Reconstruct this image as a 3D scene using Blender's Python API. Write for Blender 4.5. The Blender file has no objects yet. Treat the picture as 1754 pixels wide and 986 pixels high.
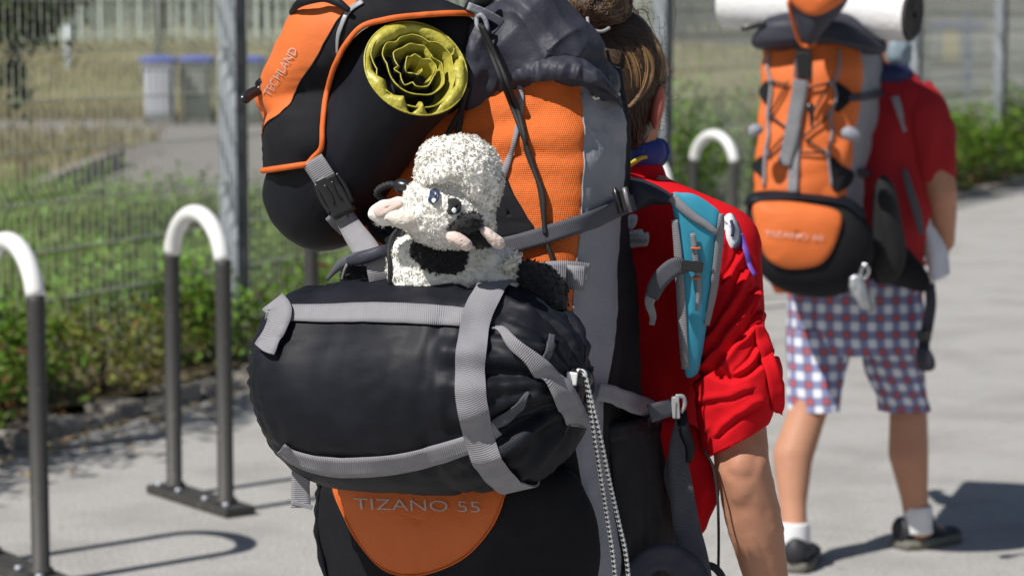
import bpy, bmesh, math, random
import numpy as np
from mathutils import Vector as V, noise
from mathutils.bvhtree import BVHTree

# ------------------------------------------------------------------ camera, world, sun
random.seed(7)
rng = np.random.default_rng(7)
scene = bpy.context.scene
COL = scene.collection
F, CX, CY, CAMH = 4400.0, 877.0, 493.0, 1.57          # photo pixels, metres
PITCH = math.radians(5.94)
cam_data = bpy.data.cameras.new('camera')
cam_data.sensor_width = 36
cam_data.lens = F / 1754 * 36
cam_data.clip_end = 400
cam_data.dof.use_dof = True
cam_data.dof.focus_distance = 3.62
cam_data.dof.aperture_fstop = 6.4
cam = bpy.data.objects.new('camera', cam_data)
COL.objects.link(cam)
cam.location = (0, 0, CAMH)
cam.rotation_euler = (math.pi / 2 - PITCH, 0, 0)
scene.camera = cam

SUN_DIR = V((-.56, -.50, .92)).normalized()           # towards the sun
world = bpy.data.worlds.new('World')
scene.world = world
world.use_nodes = True
nt = world.node_tree
sky = nt.nodes.new('ShaderNodeTexSky')
sky.sky_type = 'NISHITA'
sky.sun_disc = False
sky.sun_elevation = math.asin(SUN_DIR.z)
sky.sun_rotation = math.atan2(SUN_DIR.x, SUN_DIR.y)
bg = nt.nodes['Background']
bg.inputs['Strength'].default_value = 0.05
nt.links.new(sky.outputs[0], bg.inputs[0])
sd = bpy.data.lights.new('sun', 'SUN')
sd.energy = 4.7
sd.angle = math.radians(.5)
sd.color = (1, .962, .905)
sun = bpy.data.objects.new('sun', sd)
COL.objects.link(sun)
sun.location = (-20, -8, 30)
sun.rotation_euler = (-SUN_DIR).to_track_quat('-Z', 'Y').to_euler()
vs = scene.view_settings
vs.view_transform = 'Standard'
vs.look = 'None'
vs.exposure = 0.2
vs.gamma = 1.0
scene.cycles.use_denoising = True
scene.cycles.max_bounces = 7
scene.cycles.transparent_max_bounces = 8

# ------------------------------------------------------------------ geometry helpers
CT, ST = math.cos(PITCH), math.sin(PITCH)
CAMP = V((0, 0, CAMH))


def ray(px, py):
    u, v = (px - CX) / F, (CY - py) / F
    return V((u, CT + v * ST, -ST + v * CT))


def P(px, py, d):
    r = ray(px, py)
    return CAMP + r * (d / r.y)


def G(px, py, z=0.0):
    r = ray(px, py)
    return CAMP + r * ((z - CAMH) / r.z)


def pix(p):
    x, y, z = p.x, p.y, p.z - CAMH
    dep = y * CT - z * ST
    up = y * ST + z * CT
    return CX + F * x / dep, CY - F * up / dep


def crom(pts, n, closed=False):
    """n points along a Catmull-Rom curve through tuples/vectors of any size."""
    a = np.array([tuple(p) for p in pts], float)
    m = len(a)
    out = []
    segs = m if closed else m - 1
    for k in range(n):
        t = k / n * segs if closed else k / (n - 1) * segs
        i = min(int(t), segs - 1)
        f = t - i
        if closed:
            p0, p1, p2, p3 = a[(i - 1) % m], a[i % m], a[(i + 1) % m], a[(i + 2) % m]
        else:
            p1, p2 = a[i], a[i + 1]
            p0 = a[i - 1] if i > 0 else 2 * p1 - p2
            p3 = a[i + 2] if i + 2 < m else 2 * p2 - p1
        out.append(.5 * (2 * p1 + (p2 - p0) * f + (2 * p0 - 5 * p1 + 4 * p2 - p3) * f * f + (3 * p1 - p0 - 3 * p2 + p3) * f ** 3))
    return np.array(out)


def tab(table, y):
    """smooth look-up in [(key, v0, v1..)]"""
    t = np.array(table, float)
    k = t[:, 0]
    out = []
    for c in range(1, t.shape[1]):
        s = 0
        for dy, w in ((-.5, .25), (0, .5), (.5, .25)):
            h = dy * (k[-1] - k[0]) / len(k)
            s += w * np.interp(y + h, k, t[:, c])
        out.append(s)
    return out


def sm(a, b, x):
    t = min(1, max(0, (x - a) / (b - a)))
    return t * t * (3 - 2 * t)


def nz(p, s=1.0, seed=0.0):
    return noise.noise(V((p[0] * s + seed, p[1] * s - seed * .7, p[2] * s + seed * 1.3)))


def fold(p, ax, s1, s2, seed=0):
    """ridged noise stretched along axis ax: cloth folds"""
    a = p.dot(ax)
    q = p - ax * a
    n = noise.noise(V((q.x * s1 + seed, q.y * s1, q.z * s1)) + ax * (a * s2))
    return 1 - 2 * abs(n) ** .8


ORG, WV = {}, {}


def link(name, verts, faces, mat, parent=None, smooth=True, uv=None, org=None, kind=None):
    o3 = ORG[parent.name] if parent else (V(org) if org is not None else V((0, 0, 0)))
    me = bpy.data.meshes.new(name)
    vv = [(p[0] - o3.x, p[1] - o3.y, p[2] - o3.z) for p in verts]
    me.from_pydata(vv, [], faces)
    if smooth:
        me.polygons.foreach_set('use_smooth', [True] * len(me.polygons))
    if uv is not None:
        l = me.uv_layers.new(name='uv')
        idx = np.empty(len(me.loops), int)
        me.loops.foreach_get('vertex_index', idx)
        l.data.foreach_set('uv', np.array(uv, float)[idx].ravel())
    if mat:
        me.materials.append(mat)
    o = bpy.data.objects.new(name, me)
    COL.objects.link(o)
    if parent:
        o.parent = parent
    else:
        o.location = o3
    ORG[o.name] = o3
    WV[o.name] = (list(verts), list(faces))
    if kind:
        o['kind'] = kind
    return o


def root(name, loc, label, cat, group=None):
    o = bpy.data.objects.new(name, None)
    o.empty_display_size = .1
    COL.objects.link(o)
    o.location = loc
    ORG[o.name] = V(loc)
    return tag(o, label, cat, group)


def tag(o, label, cat, group=None, kind=None):
    o['label'] = label
    if cat:
        o['category'] = cat
    if group:
        o['group'] = group
    if kind:
        o['kind'] = kind
    return o


def copy_tree(o, loc=None, label=None, parent=None):
    c = o.copy()
    COL.objects.link(c)
    if parent:
        c.parent = parent
    ORG[c.name] = ORG.get(o.name, V((0, 0, 0)))
    if loc is not None:
        c.location = loc
    if label:
        c['label'] = label
    for ch in list(o.children):
        copy_tree(ch, parent=c)
    return c


def bvh(*objs):
    vs_, fs = [], []
    for o in objs:
        v, f = WV[o.name]
        b = len(vs_)
        vs_ += [tuple(p) for p in v]
        fs += [tuple(i + b for i in q) for q in f]
    return BVHTree.FromPolygons(vs_, fs)


def gridfaces(nr, nc, closed=False, base=0):
    f = []
    for i in range(nr - 1):
        for j in range(nc if closed else nc - 1):
            k = (j + 1) % nc
            f.append((base + i * nc + j, base + i * nc + k, base + (i + 1) * nc + k, base + (i + 1) * nc + j))
    return f


def grid_uv(rows):
    nr, nc = len(rows), len(rows[0])
    uv = []
    vacc = 0
    mid = nc // 2
    for i in range(nr):
        if i:
            vacc += (V(rows[i][mid]) - V(rows[i - 1][mid])).length
        u = 0
        us = [0]
        for j in range(1, nc):
            u += (V(rows[i][j]) - V(rows[i][j - 1])).length
            us.append(u)
        c = us[mid]
        uv += [(x - c, vacc) for x in us]
    return uv


def normals(rows, closed=False):
    nr, nc = len(rows), len(rows[0])
    out = []
    for i in range(nr):
        r = []
        for j in range(nc):
            a = rows[min(i + 1, nr - 1)][j] - rows[max(i - 1, 0)][j]
            if closed:
                b = rows[i][(j + 1) % nc] - rows[i][(j - 1) % nc]
            else:
                b = rows[i][min(j + 1, nc - 1)] - rows[i][max(j - 1, 0)]
            n = b.cross(a)
            r.append(n.normalized() if n.length > 1e-12 else V((0, -1, 0)))
        out.append(r)
    return out


def displace(rows, fn, closed=False):
    ns = normals(rows, closed)
    return [[p + n * fn(p, i, j) for j, (p, n) in enumerate(zip(r, nn))] for i, (r, nn) in enumerate(zip(rows, ns))]


def sheet(name, rows, mat, parent=None, closed=False, cap=False, thick=0, **kw):
    nr, nc = len(rows), len(rows[0])
    verts = [p for r in rows for p in r]
    faces = gridfaces(nr, nc, closed)
    uv = grid_uv(rows)
    if cap:
        for i in (0, nr - 1):
            c = sum((V(p) for p in rows[i]), V((0, 0, 0))) / nc
            k = len(verts)
            verts.append(c)
            uv.append((0, 0))
            for j in range(nc if closed else nc - 1):
                q = (i * nc + j, i * nc + (j + 1) % nc, k)
                faces.append(q if i else q[::-1])
    if thick:
        ns = normals(rows, closed)
        b = len(verts)
        back = [p - n * thick for r, nn in zip(rows, ns) for p, n in zip(r, nn)]
        verts += back
        uv += grid_uv(rows)
        faces += [q[::-1] for q in gridfaces(nr, nc, closed, b)]
        edge = []
        if not closed:
            edge += [(i * nc, (i + 1) * nc) for i in range(nr - 1)] + [((i + 1) * nc + nc - 1, i * nc + nc - 1) for i in range(nr - 1)]
        rng_ = range(nc if closed else nc - 1)
        edge += [((j + 1) % nc, j) for j in rng_] + [((nr - 1) * nc + j, (nr - 1) * nc + (j + 1) % nc) for j in rng_]
        faces += [(a, c, c + b, a + b) for a, c in edge]
    return link(name, verts, faces, mat, parent, uv=uv, **kw)


def tube_rows(pts, rad, n=12, up=None, flat=1.0, ref=None):
    """rings round a path; rad per point; flat squashes along the second axis"""
    pts = [V(p) for p in pts]
    m = len(pts)
    rows = []
    prev = None
    for i in range(m):
        t = (pts[min(i + 1, m - 1)] - pts[max(i - 1, 0)])
        t = t.normalized() if t.length > 1e-9 else V((0, 0, 1))
        if prev is None:
            a = V(ref) if ref is not None else (V((0, 0, 1)) if abs(t.z) < .9 else V((1, 0, 0)))
        else:
            a = prev
        a = (a - t * a.dot(t))
        a = a.normalized() if a.length > 1e-6 else t.orthogonal().normalized()
        prev = a
        b = t.cross(a)
        r = rad[i] if hasattr(rad, '__len__') else rad
        rows.append([pts[i] + a * (math.cos(2 * math.pi * k / n) * r) + b * (math.sin(2 * math.pi * k / n) * r * flat) for k in range(n)])
    return rows


def tube(name, pts, rad, mat, parent=None, n=8, res=None, flat=1.0, ref=None, disp=None, **kw):
    if res:
        if hasattr(rad, '__len__'):
            c = crom([tuple(p) + (r,) for p, r in zip(pts, rad)], res)
            pts, rad = [V(q[:3]) for q in c], [q[3] for q in c]
        else:
            pts = [V(q) for q in crom(pts, res)]
    rows = tube_rows(pts, rad, n, flat=flat, ref=ref)
    if disp:
        rows = displace(rows, disp, True)
    return sheet(name, rows, mat, parent, closed=True, cap=True, **kw)


def cast(tree, px, py):
    h = tree.ray_cast(CAMP, ray(px, py).normalized())
    return (h[0], h[1]) if h[0] is not None else (None, None)


def conform(gpx, tree, off, dflt=None, smooth=2):
    """grid of photo points laid on the surfaces of tree"""
    nr, nc = len(gpx), len(gpx[0])
    D = np.full((nr, nc), np.nan)
    for i in range(nr):
        for j in range(nc):
            if len(gpx[i][j]) > 2 and not np.isnan(gpx[i][j][2]):
                D[i, j] = gpx[i][j][2]
                continue
            h, n = cast(tree, gpx[i][j][0], gpx[i][j][1])
            if h is not None:
                D[i, j] = h.y
    if dflt is not None:
        D[np.isnan(D)] = dflt
    while np.isnan(D).any() and not np.isnan(D).all():
        E = D.copy()
        for i, j in zip(*np.where(np.isnan(D))):
            s = D[max(0, i - 1):i + 2, max(0, j - 1):j + 2]
            if not np.isnan(s).all():
                E[i, j] = np.nanmean(s) + .004
        D = E
    for _ in range(smooth):
        E = np.pad(D, 1, mode='edge')
        D = .5 * D + .125 * (E[:-2, 1:-1] + E[2:, 1:-1] + E[1:-1, :-2] + E[1:-1, 2:])
    rows = [[P(gpx[i][j][0], gpx[i][j][1], D[i, j]) for j in range(nc)] for i in range(nr)]
    ns = normals(rows)
    out = []
    for r, nn in zip(rows, ns):
        q = []
        for p, n in zip(r, nn):
            if n.dot(CAMP - p) < 0:
                n = -n
            q.append(p + n * off)
        out.append(q)
    return out


def facing(rows):
    """make the grid's normals look towards the lens side"""
    n = normals(rows)
    i, j = len(rows) // 2, len(rows[0]) // 2
    if n[i][j].dot(CAMP - rows[i][j]) < 0:
        rows = [r[::-1] for r in rows]
    return rows


def band(name, path, w, tree, mat, parent, off=.003, thick=.0017, n=None, across=5, dflt=None, smooth=2, wob=0):
    """webbing: centre line and width in photo pixels, laid on a surface (or at the given depth)"""
    n = n or max(8, int(sum(math.hypot(a[0] - b[0], a[1] - b[1]) for a, b in zip(path, path[1:])) / 9))
    if not hasattr(w, '__len__'):
        w = [w] * len(path)
    c = crom([tuple(p) + (() if len(p) > 2 else (float('nan'),)) + (ww,) for p, ww in zip(path, w)], n)
    g = []
    for i in range(n):
        a, b = c[max(i - 1, 0)], c[min(i + 1, n - 1)]
        tx, ty = b[0] - a[0], b[1] - a[1]
        l = math.hypot(tx, ty) or 1
        nx, ny = -ty / l, tx / l
        g.append([(c[i][0] + nx * c[i][3] * (k / (across - 1) - .5), c[i][1] + ny * c[i][3] * (k / (across - 1) - .5), c[i][2]) for k in range(across)])
    rows = facing(conform(g, tree, off + thick, dflt, smooth))
    if wob:
        rows = displace(rows, lambda p, i, j: wob * nz(p, 45))
    return sheet(name, rows, mat, parent, thick=thick)


def polar(outline, center, nr, nth):
    o = crom(outline, nth, closed=True)
    return o, [[(center[0] + (o[k][0] - center[0]) * r, center[1] + (o[k][1] - center[1]) * r) for k in range(nth)] for r in [(i / nr) for i in range(1, nr + 1)]]


def patch(name, outline, center, tree, mat, parent, off=.003, puff=0.0, nr=10, nth=48, thick=.003, dflt=None, disp=None):
    """a piece of cloth or plastic, outlined in photo pixels, sewn on a surface"""
    o, g = polar(outline, center, nr, nth)
    g = [[center] * nth] + g
    g = [r + [r[0]] for r in g]
    rows = conform(g, tree, off, dflt, 1)
    ns = normals([rows[k] for k in range(len(rows))])
    n0 = sum((rows[k][j].__sub__(rows[k][j]) for k in (0,) for j in (0,)), V())
    cen = sum((rows[0][j] for j in range(nth)), V()) / nth
    a = rows[nr][0] - cen
    b = rows[nr][nth // 4] - cen
    nn = a.cross(b).normalized()
    if nn.dot(CAMP - cen) < 0:
        nn = -nn
    out = []
    for i, r in enumerate(rows):
        f = i / nr
        h = puff * math.sqrt(max(0, 1 - f ** 2.4))
        out.append([(cen if i == 0 else p) + nn * (h + (disp(p) if disp else 0)) for p in r[:nth]])
    out.append([p - nn * (thick + off) for p in out[-1]])
    flip = normals(out, True)[nr // 2][0].dot(CAMP - cen) < 0
    if flip:
        out = [r[::-1] for r in out]
    verts = [p for r in out for p in r]
    uv = [(p.dot(V((1, 0, 0))), p.z) for p in verts]
    return link(name, verts, gridfaces(len(out), nth, True), mat, parent, uv=uv)


def pillow(name, outline, center, d, front, back, mat, parent=None, nr=14, nth=64, pf=2.2, disp=None, **kw):
    """stuffed volume whose outline is given in photo pixels at depth d"""
    df = d if callable(d) else (lambda x, y: d)
    o = crom(outline, nth, closed=True)
    cen = P(center[0], center[1], df(*center))
    out = []
    fr = [math.sin(i / nr * math.pi / 2) for i in range(nr + 1)]
    for side, amt, seq in ((-1, front, fr), (1, back, fr[-2::-1])):
        for r in seq:
            rr = max(r, .004)
            h = amt * max(0, 1 - r ** pf) ** .5
            row = []
            for k in range(nth):
                x = center[0] + (o[k][0] - center[0]) * rr
                y = center[1] + (o[k][1] - center[1]) * rr
                row.append(P(x, y, df(x, y) + side * h))
            out.append(row)
    if normals(out, True)[nr // 2][0].dot(CAMP - out[nr // 2][0]) < 0 and normals(out, True)[2][5].dot(CAMP - cen) < 0:
        out = [r[::-1] for r in out]
    if disp:
        out = displace(out, disp, True)
    return sheet(name, out, mat, parent, closed=True, **kw)


def box_vf(c, ax, ay, az):
    c, ax, ay, az = V(c), V(ax), V(ay), V(az)
    v = [c + ax * i + ay * j + az * k for k in (-1, 1) for j in (-1, 1) for i in (-1, 1)]
    f = [(0, 2, 3, 1), (4, 5, 7, 6), (0, 1, 5, 4), (2, 6, 7, 3), (0, 4, 6, 2), (1, 3, 7, 5)]
    return v, f


def rbox(name, c, ax, ay, az, mat, parent=None, r=.2, seg=2, jit=0, **kw):
    """bevelled block with half-axes ax, ay, az (r = bevel as a share of the shortest)"""
    bm = bmesh.new()
    bmesh.ops.create_cube(bm, size=2)
    ax, ay, az, c = V(ax), V(ay), V(az), V(c)
    L = [ax.length, ay.length, az.length]
    for v in bm.verts:
        v.co = V([v.co[i] * L[i] * (1 + jit * random.uniform(-1, 1)) for i in range(3)])
    if r:
        bmesh.ops.bevel(bm, geom=bm.edges[:], offset=r * min(L), segments=seg, affect='EDGES', profile=.5)
    e = [ax.normalized(), ay.normalized(), az.normalized()]
    bm.verts.index_update()
    verts = [c + e[0] * v.co.x + e[1] * v.co.y + e[2] * v.co.z for v in bm.verts]
    faces = [tuple(v.index for v in f.verts) for f in bm.faces]
    bm.free()
    return link(name, verts, faces, mat, parent, smooth=False, **kw)


class MB:
    def __init__(s):
        s.v, s.f = [], []

    def add(s, v, f):
        b = len(s.v)
        s.v += [tuple(p) for p in v]
        s.f += [tuple(i + b for i in q) for q in f]

    def box(s, *a):
        s.add(*box_vf(*a))

    def rod(s, pts, r, n=6, cap=True):
        rows = tube_rows(pts, r, n)
        v = [p for q in rows for p in q]
        f = gridfaces(len(rows), n, True)
        if cap:
            f += [tuple(range(n))[::-1], tuple(len(v) - n + k for k in range(n))]
        s.add(v, f)

    def link(s, name, mat, parent=None, smooth=False, **kw):
        return link(name, s.v, s.f, mat, parent, smooth, **kw)


def text_on(name, txt, px0, ex, ey, tree, mat, parent, off=.003, thick=.0008, dflt=None):
    """lettering: px0 the base line start, ex/ey photo vectors of one em"""
    cu = bpy.data.curves.new('lettering', 'FONT')
    cu.body = txt
    cu.resolution_u = 3
    cu.offset = -.011
    t = bpy.data.objects.new('lettering', cu)
    COL.objects.link(t)
    bpy.context.view_layer.update()
    me = bpy.data.meshes.new_from_object(t.evaluated_get(bpy.context.evaluated_depsgraph_get()))
    bm = bmesh.new()
    bm.from_mesh(me)
    bmesh.ops.triangulate(bm, faces=bm.faces[:])
    bmesh.ops.subdivide_edges(bm, edges=[e for e in bm.edges if e.calc_length() > .15], cuts=2)
    bmesh.ops.triangulate(bm, faces=bm.faces[:])
    bm.verts.index_update()
    vs_, last = [], dflt
    for v in bm.verts:
        x = px0[0] + v.co.x * ex[0] + v.co.y * ey[0]
        y = px0[1] + v.co.x * ex[1] + v.co.y * ey[1]
        h, n = cast(tree, x, y) if tree else (None, None)
        if h is not None:
            last = h.y
        vs_.append(P(x, y, (last or 3.7) - off))
    fs = [tuple(v.index for v in f.verts) for f in bm.faces]
    bm.free()
    bpy.data.objects.remove(t)
    bpy.data.meshes.remove(me)
    return link(name, vs_, fs, mat, parent, smooth=False)


# ------------------------------------------------------------------ materials
def M(name, col, rough=.6, metal=0, var=.12, vs_=25, bump=0, bs=200, weave=0, ws=(300, 300), sheen=0, coat=0, spec=.5, second=None, s_scale=8, s_lo=.5, s_hi=.65, trans=0, island=0):
    m = bpy.data.materials.new(name)
    m.use_nodes = True
    n, l = m.node_tree.nodes, m.node_tree.links
    b = n['Principled BSDF']
    tc = n.new('ShaderNodeTexCoord')
    b.inputs['Roughness'].default_value = rough
    b.inputs['Metallic'].default_value = metal
    b.inputs['Specular IOR Level'].default_value = spec
    b.inputs['Sheen Weight'].default_value = sheen
    b.inputs['Coat Weight'].default_value = coat
    no = n.new('ShaderNodeTexNoise')
    no.inputs['Scale'].default_value = vs_
    no.inputs['Detail'].default_value = 5
    l.new(tc.outputs['Object'], no.inputs['Vector'])
    mx = n.new('ShaderNodeMix')
    mx.data_type = 'RGBA'
    mx.inputs[6].default_value = (*[c * (1 - var) for c in col], 1)
    mx.inputs[7].default_value = (*[min(1, c * (1 + var)) for c in col], 1)
    l.new(no.outputs[0], mx.inputs[0])
    out = mx.outputs[2]
    if second:
        n2 = n.new('ShaderNodeTexNoise')
        n2.inputs['Scale'].default_value = s_scale
        n2.inputs['Detail'].default_value = 6
        l.new(tc.outputs['Object'], n2.inputs['Vector'])
        mr = n.new('ShaderNodeMapRange')
        mr.inputs[1].default_value, mr.inputs[2].default_value = s_lo, s_hi
        l.new(n2.outputs[0], mr.inputs[0])
        m2 = n.new('ShaderNodeMix')
        m2.data_type = 'RGBA'
        l.new(mr.outputs[0], m2.inputs[0])
        l.new(out, m2.inputs[6])
        m2.inputs[7].default_value = (*second, 1)
        out = m2.outputs[2]
    if island:
        g = n.new('ShaderNodeNewGeometry')
        hs = n.new('ShaderNodeHueSaturation')
        mr = n.new('ShaderNodeMapRange')
        mr.inputs[3].default_value, mr.inputs[4].default_value = 1 - island, 1 + island
        l.new(g.outputs['Random Per Island'], mr.inputs[0])
        l.new(mr.outputs[0], hs.inputs['Value'])
        mr2 = n.new('ShaderNodeMapRange')
        mr2.inputs[3].default_value, mr2.inputs[4].default_value = .5 - island * .06, .5 + island * .04
        l.new(g.outputs['Random Per Island'], mr2.inputs[0])
        l.new(mr2.outputs[0], hs.inputs['Hue'])
        l.new(out, hs.inputs['Color'])
        out = hs.outputs[0]
    l.new(out, b.inputs['Base Color'])
    hgt = None
    if bump:
        nb = n.new('ShaderNodeTexNoise')
        nb.inputs['Scale'].default_value = bs
        nb.inputs['Detail'].default_value = 4
        l.new(tc.outputs['Object'], nb.inputs['Vector'])
        bp = n.new('ShaderNodeBump')
        bp.inputs['Strength'].default_value = bump
        bp.inputs['Distance'].default_value = 1.2 / bs
        l.new(nb.outputs[0], bp.inputs['Height'])
        hgt = bp
    if weave:
        sep = n.new('ShaderNodeSeparateXYZ')
        l.new(tc.outputs['UV'], sep.inputs[0])
        prev = None
        for ax, s in zip((0, 1), ws):
            if not s:
                continue
            a = n.new('ShaderNodeMath')
            a.operation = 'MULTIPLY'
            a.inputs[1].default_value = s * 6.283
            l.new(sep.outputs[ax], a.inputs[0])
            si = n.new('ShaderNodeMath')
            si.operation = 'SINE'
            l.new(a.outputs[0], si.inputs[0])
            if prev:
                mxx = n.new('ShaderNodeMath')
                mxx.operation = 'MAXIMUM'
                l.new(prev, mxx.inputs[0])
                l.new(si.outputs[0], mxx.inputs[1])
                prev = mxx.outputs[0]
            else:
                prev = si.outputs[0]
        bw = n.new('ShaderNodeBump')
        bw.inputs['Strength'].default_value = weave
        bw.inputs['Distance'].default_value = .25 / max(ws)
        l.new(prev, bw.inputs['Height'])
        if hgt:
            l.new(hgt.outputs[0], bw.inputs['Normal'])
        hgt = bw
    if hgt:
        l.new(hgt.outputs[0], b.inputs['Normal'])
    if trans:
        tr = n.new('ShaderNodeBsdfTranslucent')
        l.new(out, tr.inputs['Color'])
        ms = n.new('ShaderNodeMixShader')
        ms.inputs[0].default_value = trans
        l.new(b.outputs[0], ms.inputs[1])
        l.new(tr.outputs[0], ms.inputs[2])
        l.new(ms.outputs[0], n['Material Output'].inputs['Surface'])
    return m


orange = M('orange_ripstop', (.66, .135, .018), .62, var=.1, vs_=40, weave=.55, ws=(330, 330), bump=.15, bs=90, spec=.35)
orange_plain = M('orange_cloth', (.64, .14, .025), .7, var=.1, bump=.2, bs=400)
orange_trim = M('orange_trim', (.62, .12, .015), .75, bump=.35, bs=700)
black = M('black_cordura', (.0105, .0105, .0135), .8, var=.3, vs_=60, bump=.35, bs=900, spec=.18, second=(.016, .016, .019), s_scale=7)
black_nylon = M('black_nylon', (.0065, .0075, .012), .56, var=.3, vs_=14, bump=.14, bs=520, spec=.24, second=(.011, .012, .018), s_scale=9)
black_mesh = M('black_mesh', (.008, .008, .01), .8, weave=.8, ws=(420, 420))
throat = M('slate_nylon', (.034, .035, .05), .55, var=.2, vs_=30, bump=.15, bs=160, spec=.3)
grey_panel = M('grey_nylon', (.25, .255, .29), .62, var=.08, bump=.2, bs=150, weave=.2, ws=(600, 600))
webbing = M('grey_webbing', (.25, .245, .265), .75, var=.14, vs_=50, spec=.25, weave=.5, ws=(0, 340), bump=.2, bs=700)
webbing_dark = M('slate_webbing', (.085, .088, .105), .7, var=.12, weave=.7, ws=(0, 340))
plastic = M('black_plastic', (.016, .016, .018), .27, var=.1)
cord_black = M('black_cord', (.014, .014, .016), .7, bump=.5, bs=1200)
yellow = M('yellow_mat_skin', (.43, .385, .055), .42, var=.12, vs_=70, bump=.3, bs=80)
mat_black = M('black_mat_skin', (.012, .012, .016), .6, bump=.2, bs=120)
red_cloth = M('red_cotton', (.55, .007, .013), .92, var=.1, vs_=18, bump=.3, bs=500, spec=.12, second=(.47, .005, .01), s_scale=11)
red_shaded = M('shaded_red_cotton', (.33, .004, .01), .85, var=.1, vs_=18, bump=.25, bs=500)  # far hiker's red shirt, with the shade of his load put into the colour
skin = M('skin', (.47, .24, .15), .55, var=.07, vs_=90, bump=.1, bs=420, spec=.3, second=(.42, .185, .115), s_scale=6, s_lo=.4, s_hi=.8)
white_paint = M('white_paint', (.78, .78, .77), .3, var=.04, vs_=12, coat=.3, second=(.6, .58, .55), s_scale=22, s_lo=.66, s_hi=.78)
rack_grey = M('iron_mica_paint', (.045, .043, .041), .62, var=.15, metal=.1, vs_=40, second=(.11, .1, .09), s_scale=30, s_lo=.62, s_hi=.75)
steel = M('galvanised_steel', (.42, .455, .49), .5, metal=.3, var=.05, vs_=30)
turquoise = M('turquoise_cloth', (.03, .29, .43), .65, var=.1, bump=.3, bs=800)
white_fleece = M('white_terry', (.84, .825, .775), .95, var=.08, vs_=60, bump=.3, bs=260, spec=.03, second=(.72, .7, .64), s_scale=35)
black_fleece = M('black_terry', (.012, .012, .014), .95, var=.3, bump=.9, bs=420, sheen=.15)
pink_felt = M('pink_plush', (.66, .53, .47), .9, bump=.4, bs=500, sheen=.3)
letter_grey = M('grey_print', (.42, .4, .4), .5, var=.06)
# ------------------------------------------------------------------ ground, pavement, kerbs
pave_m = M('paving', (.38, .371, .356), .88, var=.22, vs_=55, bump=.5, bs=60, second=(.285, .275, .262), s_scale=2.2, s_lo=.46, s_hi=.74)
_n, _l = pave_m.node_tree.nodes, pave_m.node_tree.links   # faint joints of the small pavers and dark spots
_tc = _n.new('ShaderNodeTexCoord')
_mp = _n.new('ShaderNodeMapping')
_mp.inputs['Rotation'].default_value = (0, 0, math.radians(23.5))
_l.new(_tc.outputs['Object'], _mp.inputs[0])
_bk = _n.new('ShaderNodeTexBrick')
_bk.inputs['Scale'].default_value = 1
_bk.inputs['Brick Width'].default_value = .2
_bk.inputs['Row Height'].default_value = .1
_bk.inputs['Mortar Size'].default_value = .004
_bk.inputs['Mortar Smooth'].default_value = .6
_bk.inputs['Color1'].default_value = (1, 1, 1, 1)
_bk.inputs['Color2'].default_value = (.965, .965, .965, 1)
_bk.inputs['Mortar'].default_value = (.88, .87, .86, 1)
_l.new(_mp.outputs[0], _bk.inputs['Vector'])
_sp = _n.new('ShaderNodeTexNoise')
_sp.inputs['Scale'].default_value = 13
_sp.inputs['Detail'].default_value = 3
_l.new(_tc.outputs['Object'], _sp.inputs['Vector'])
_mr = _n.new('ShaderNodeMapRange')
_mr.inputs[1].default_value, _mr.inputs[2].default_value = .64, .74
_mr.inputs[3].default_value, _mr.inputs[4].default_value = 1, .72
_l.new(_sp.outputs[0], _mr.inputs[0])
_old = _n['Principled BSDF'].inputs['Base Color'].links[0].from_socket
_m1 = _n.new('ShaderNodeMix'); _m1.data_type = 'RGBA'; _m1.blend_type = 'MULTIPLY'; _m1.inputs[0].default_value = 1
_l.new(_old, _m1.inputs[6]); _l.new(_bk.outputs[0], _m1.inputs[7])
_m2 = _n.new('ShaderNodeMix'); _m2.data_type = 'RGBA'; _m2.blend_type = 'MULTIPLY'; _m2.inputs[0].default_value = 1
_l.new(_m1.outputs[2], _m2.inputs[6]); _l.new(_mr.outputs[0], _m2.inputs[7])
_l.new(_m2.outputs[2], _n['Principled BSDF'].inputs['Base Color'])
soil_m = M('soil', (.13, .095, .055), .95, var=.35, vs_=9, bump=.7, bs=14, second=(.2, .16, .09), s_scale=3)
yard_m = M('dry_lawn', (.23, .215, .11), .95, var=.25, vs_=1.4, bump=.5, bs=6, second=(.19, .19, .085), s_scale=.7, s_lo=.48, s_hi=.66)
asphalt_m = M('old_asphalt', (.235, .22, .205), .9, var=.15, vs_=3, bump=.3, bs=30)
stone_m = M('kerb_stone', (.3, .27, .24), .9, var=.3, vs_=20, bump=.6, bs=35, second=(.16, .15, .13), s_scale=9)

U = V((.4, .917, 0)).normalized()                      # the way the path runs
N = V((-.917, .4, 0)).normalized()                     # towards the fence
K0 = V((-1.11, 10.97, 0))                              # a point of the kerb


def along(s, n=0.0, z=0.0):
    return K0 + U * s + N * n + V((0, 0, z))


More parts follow.
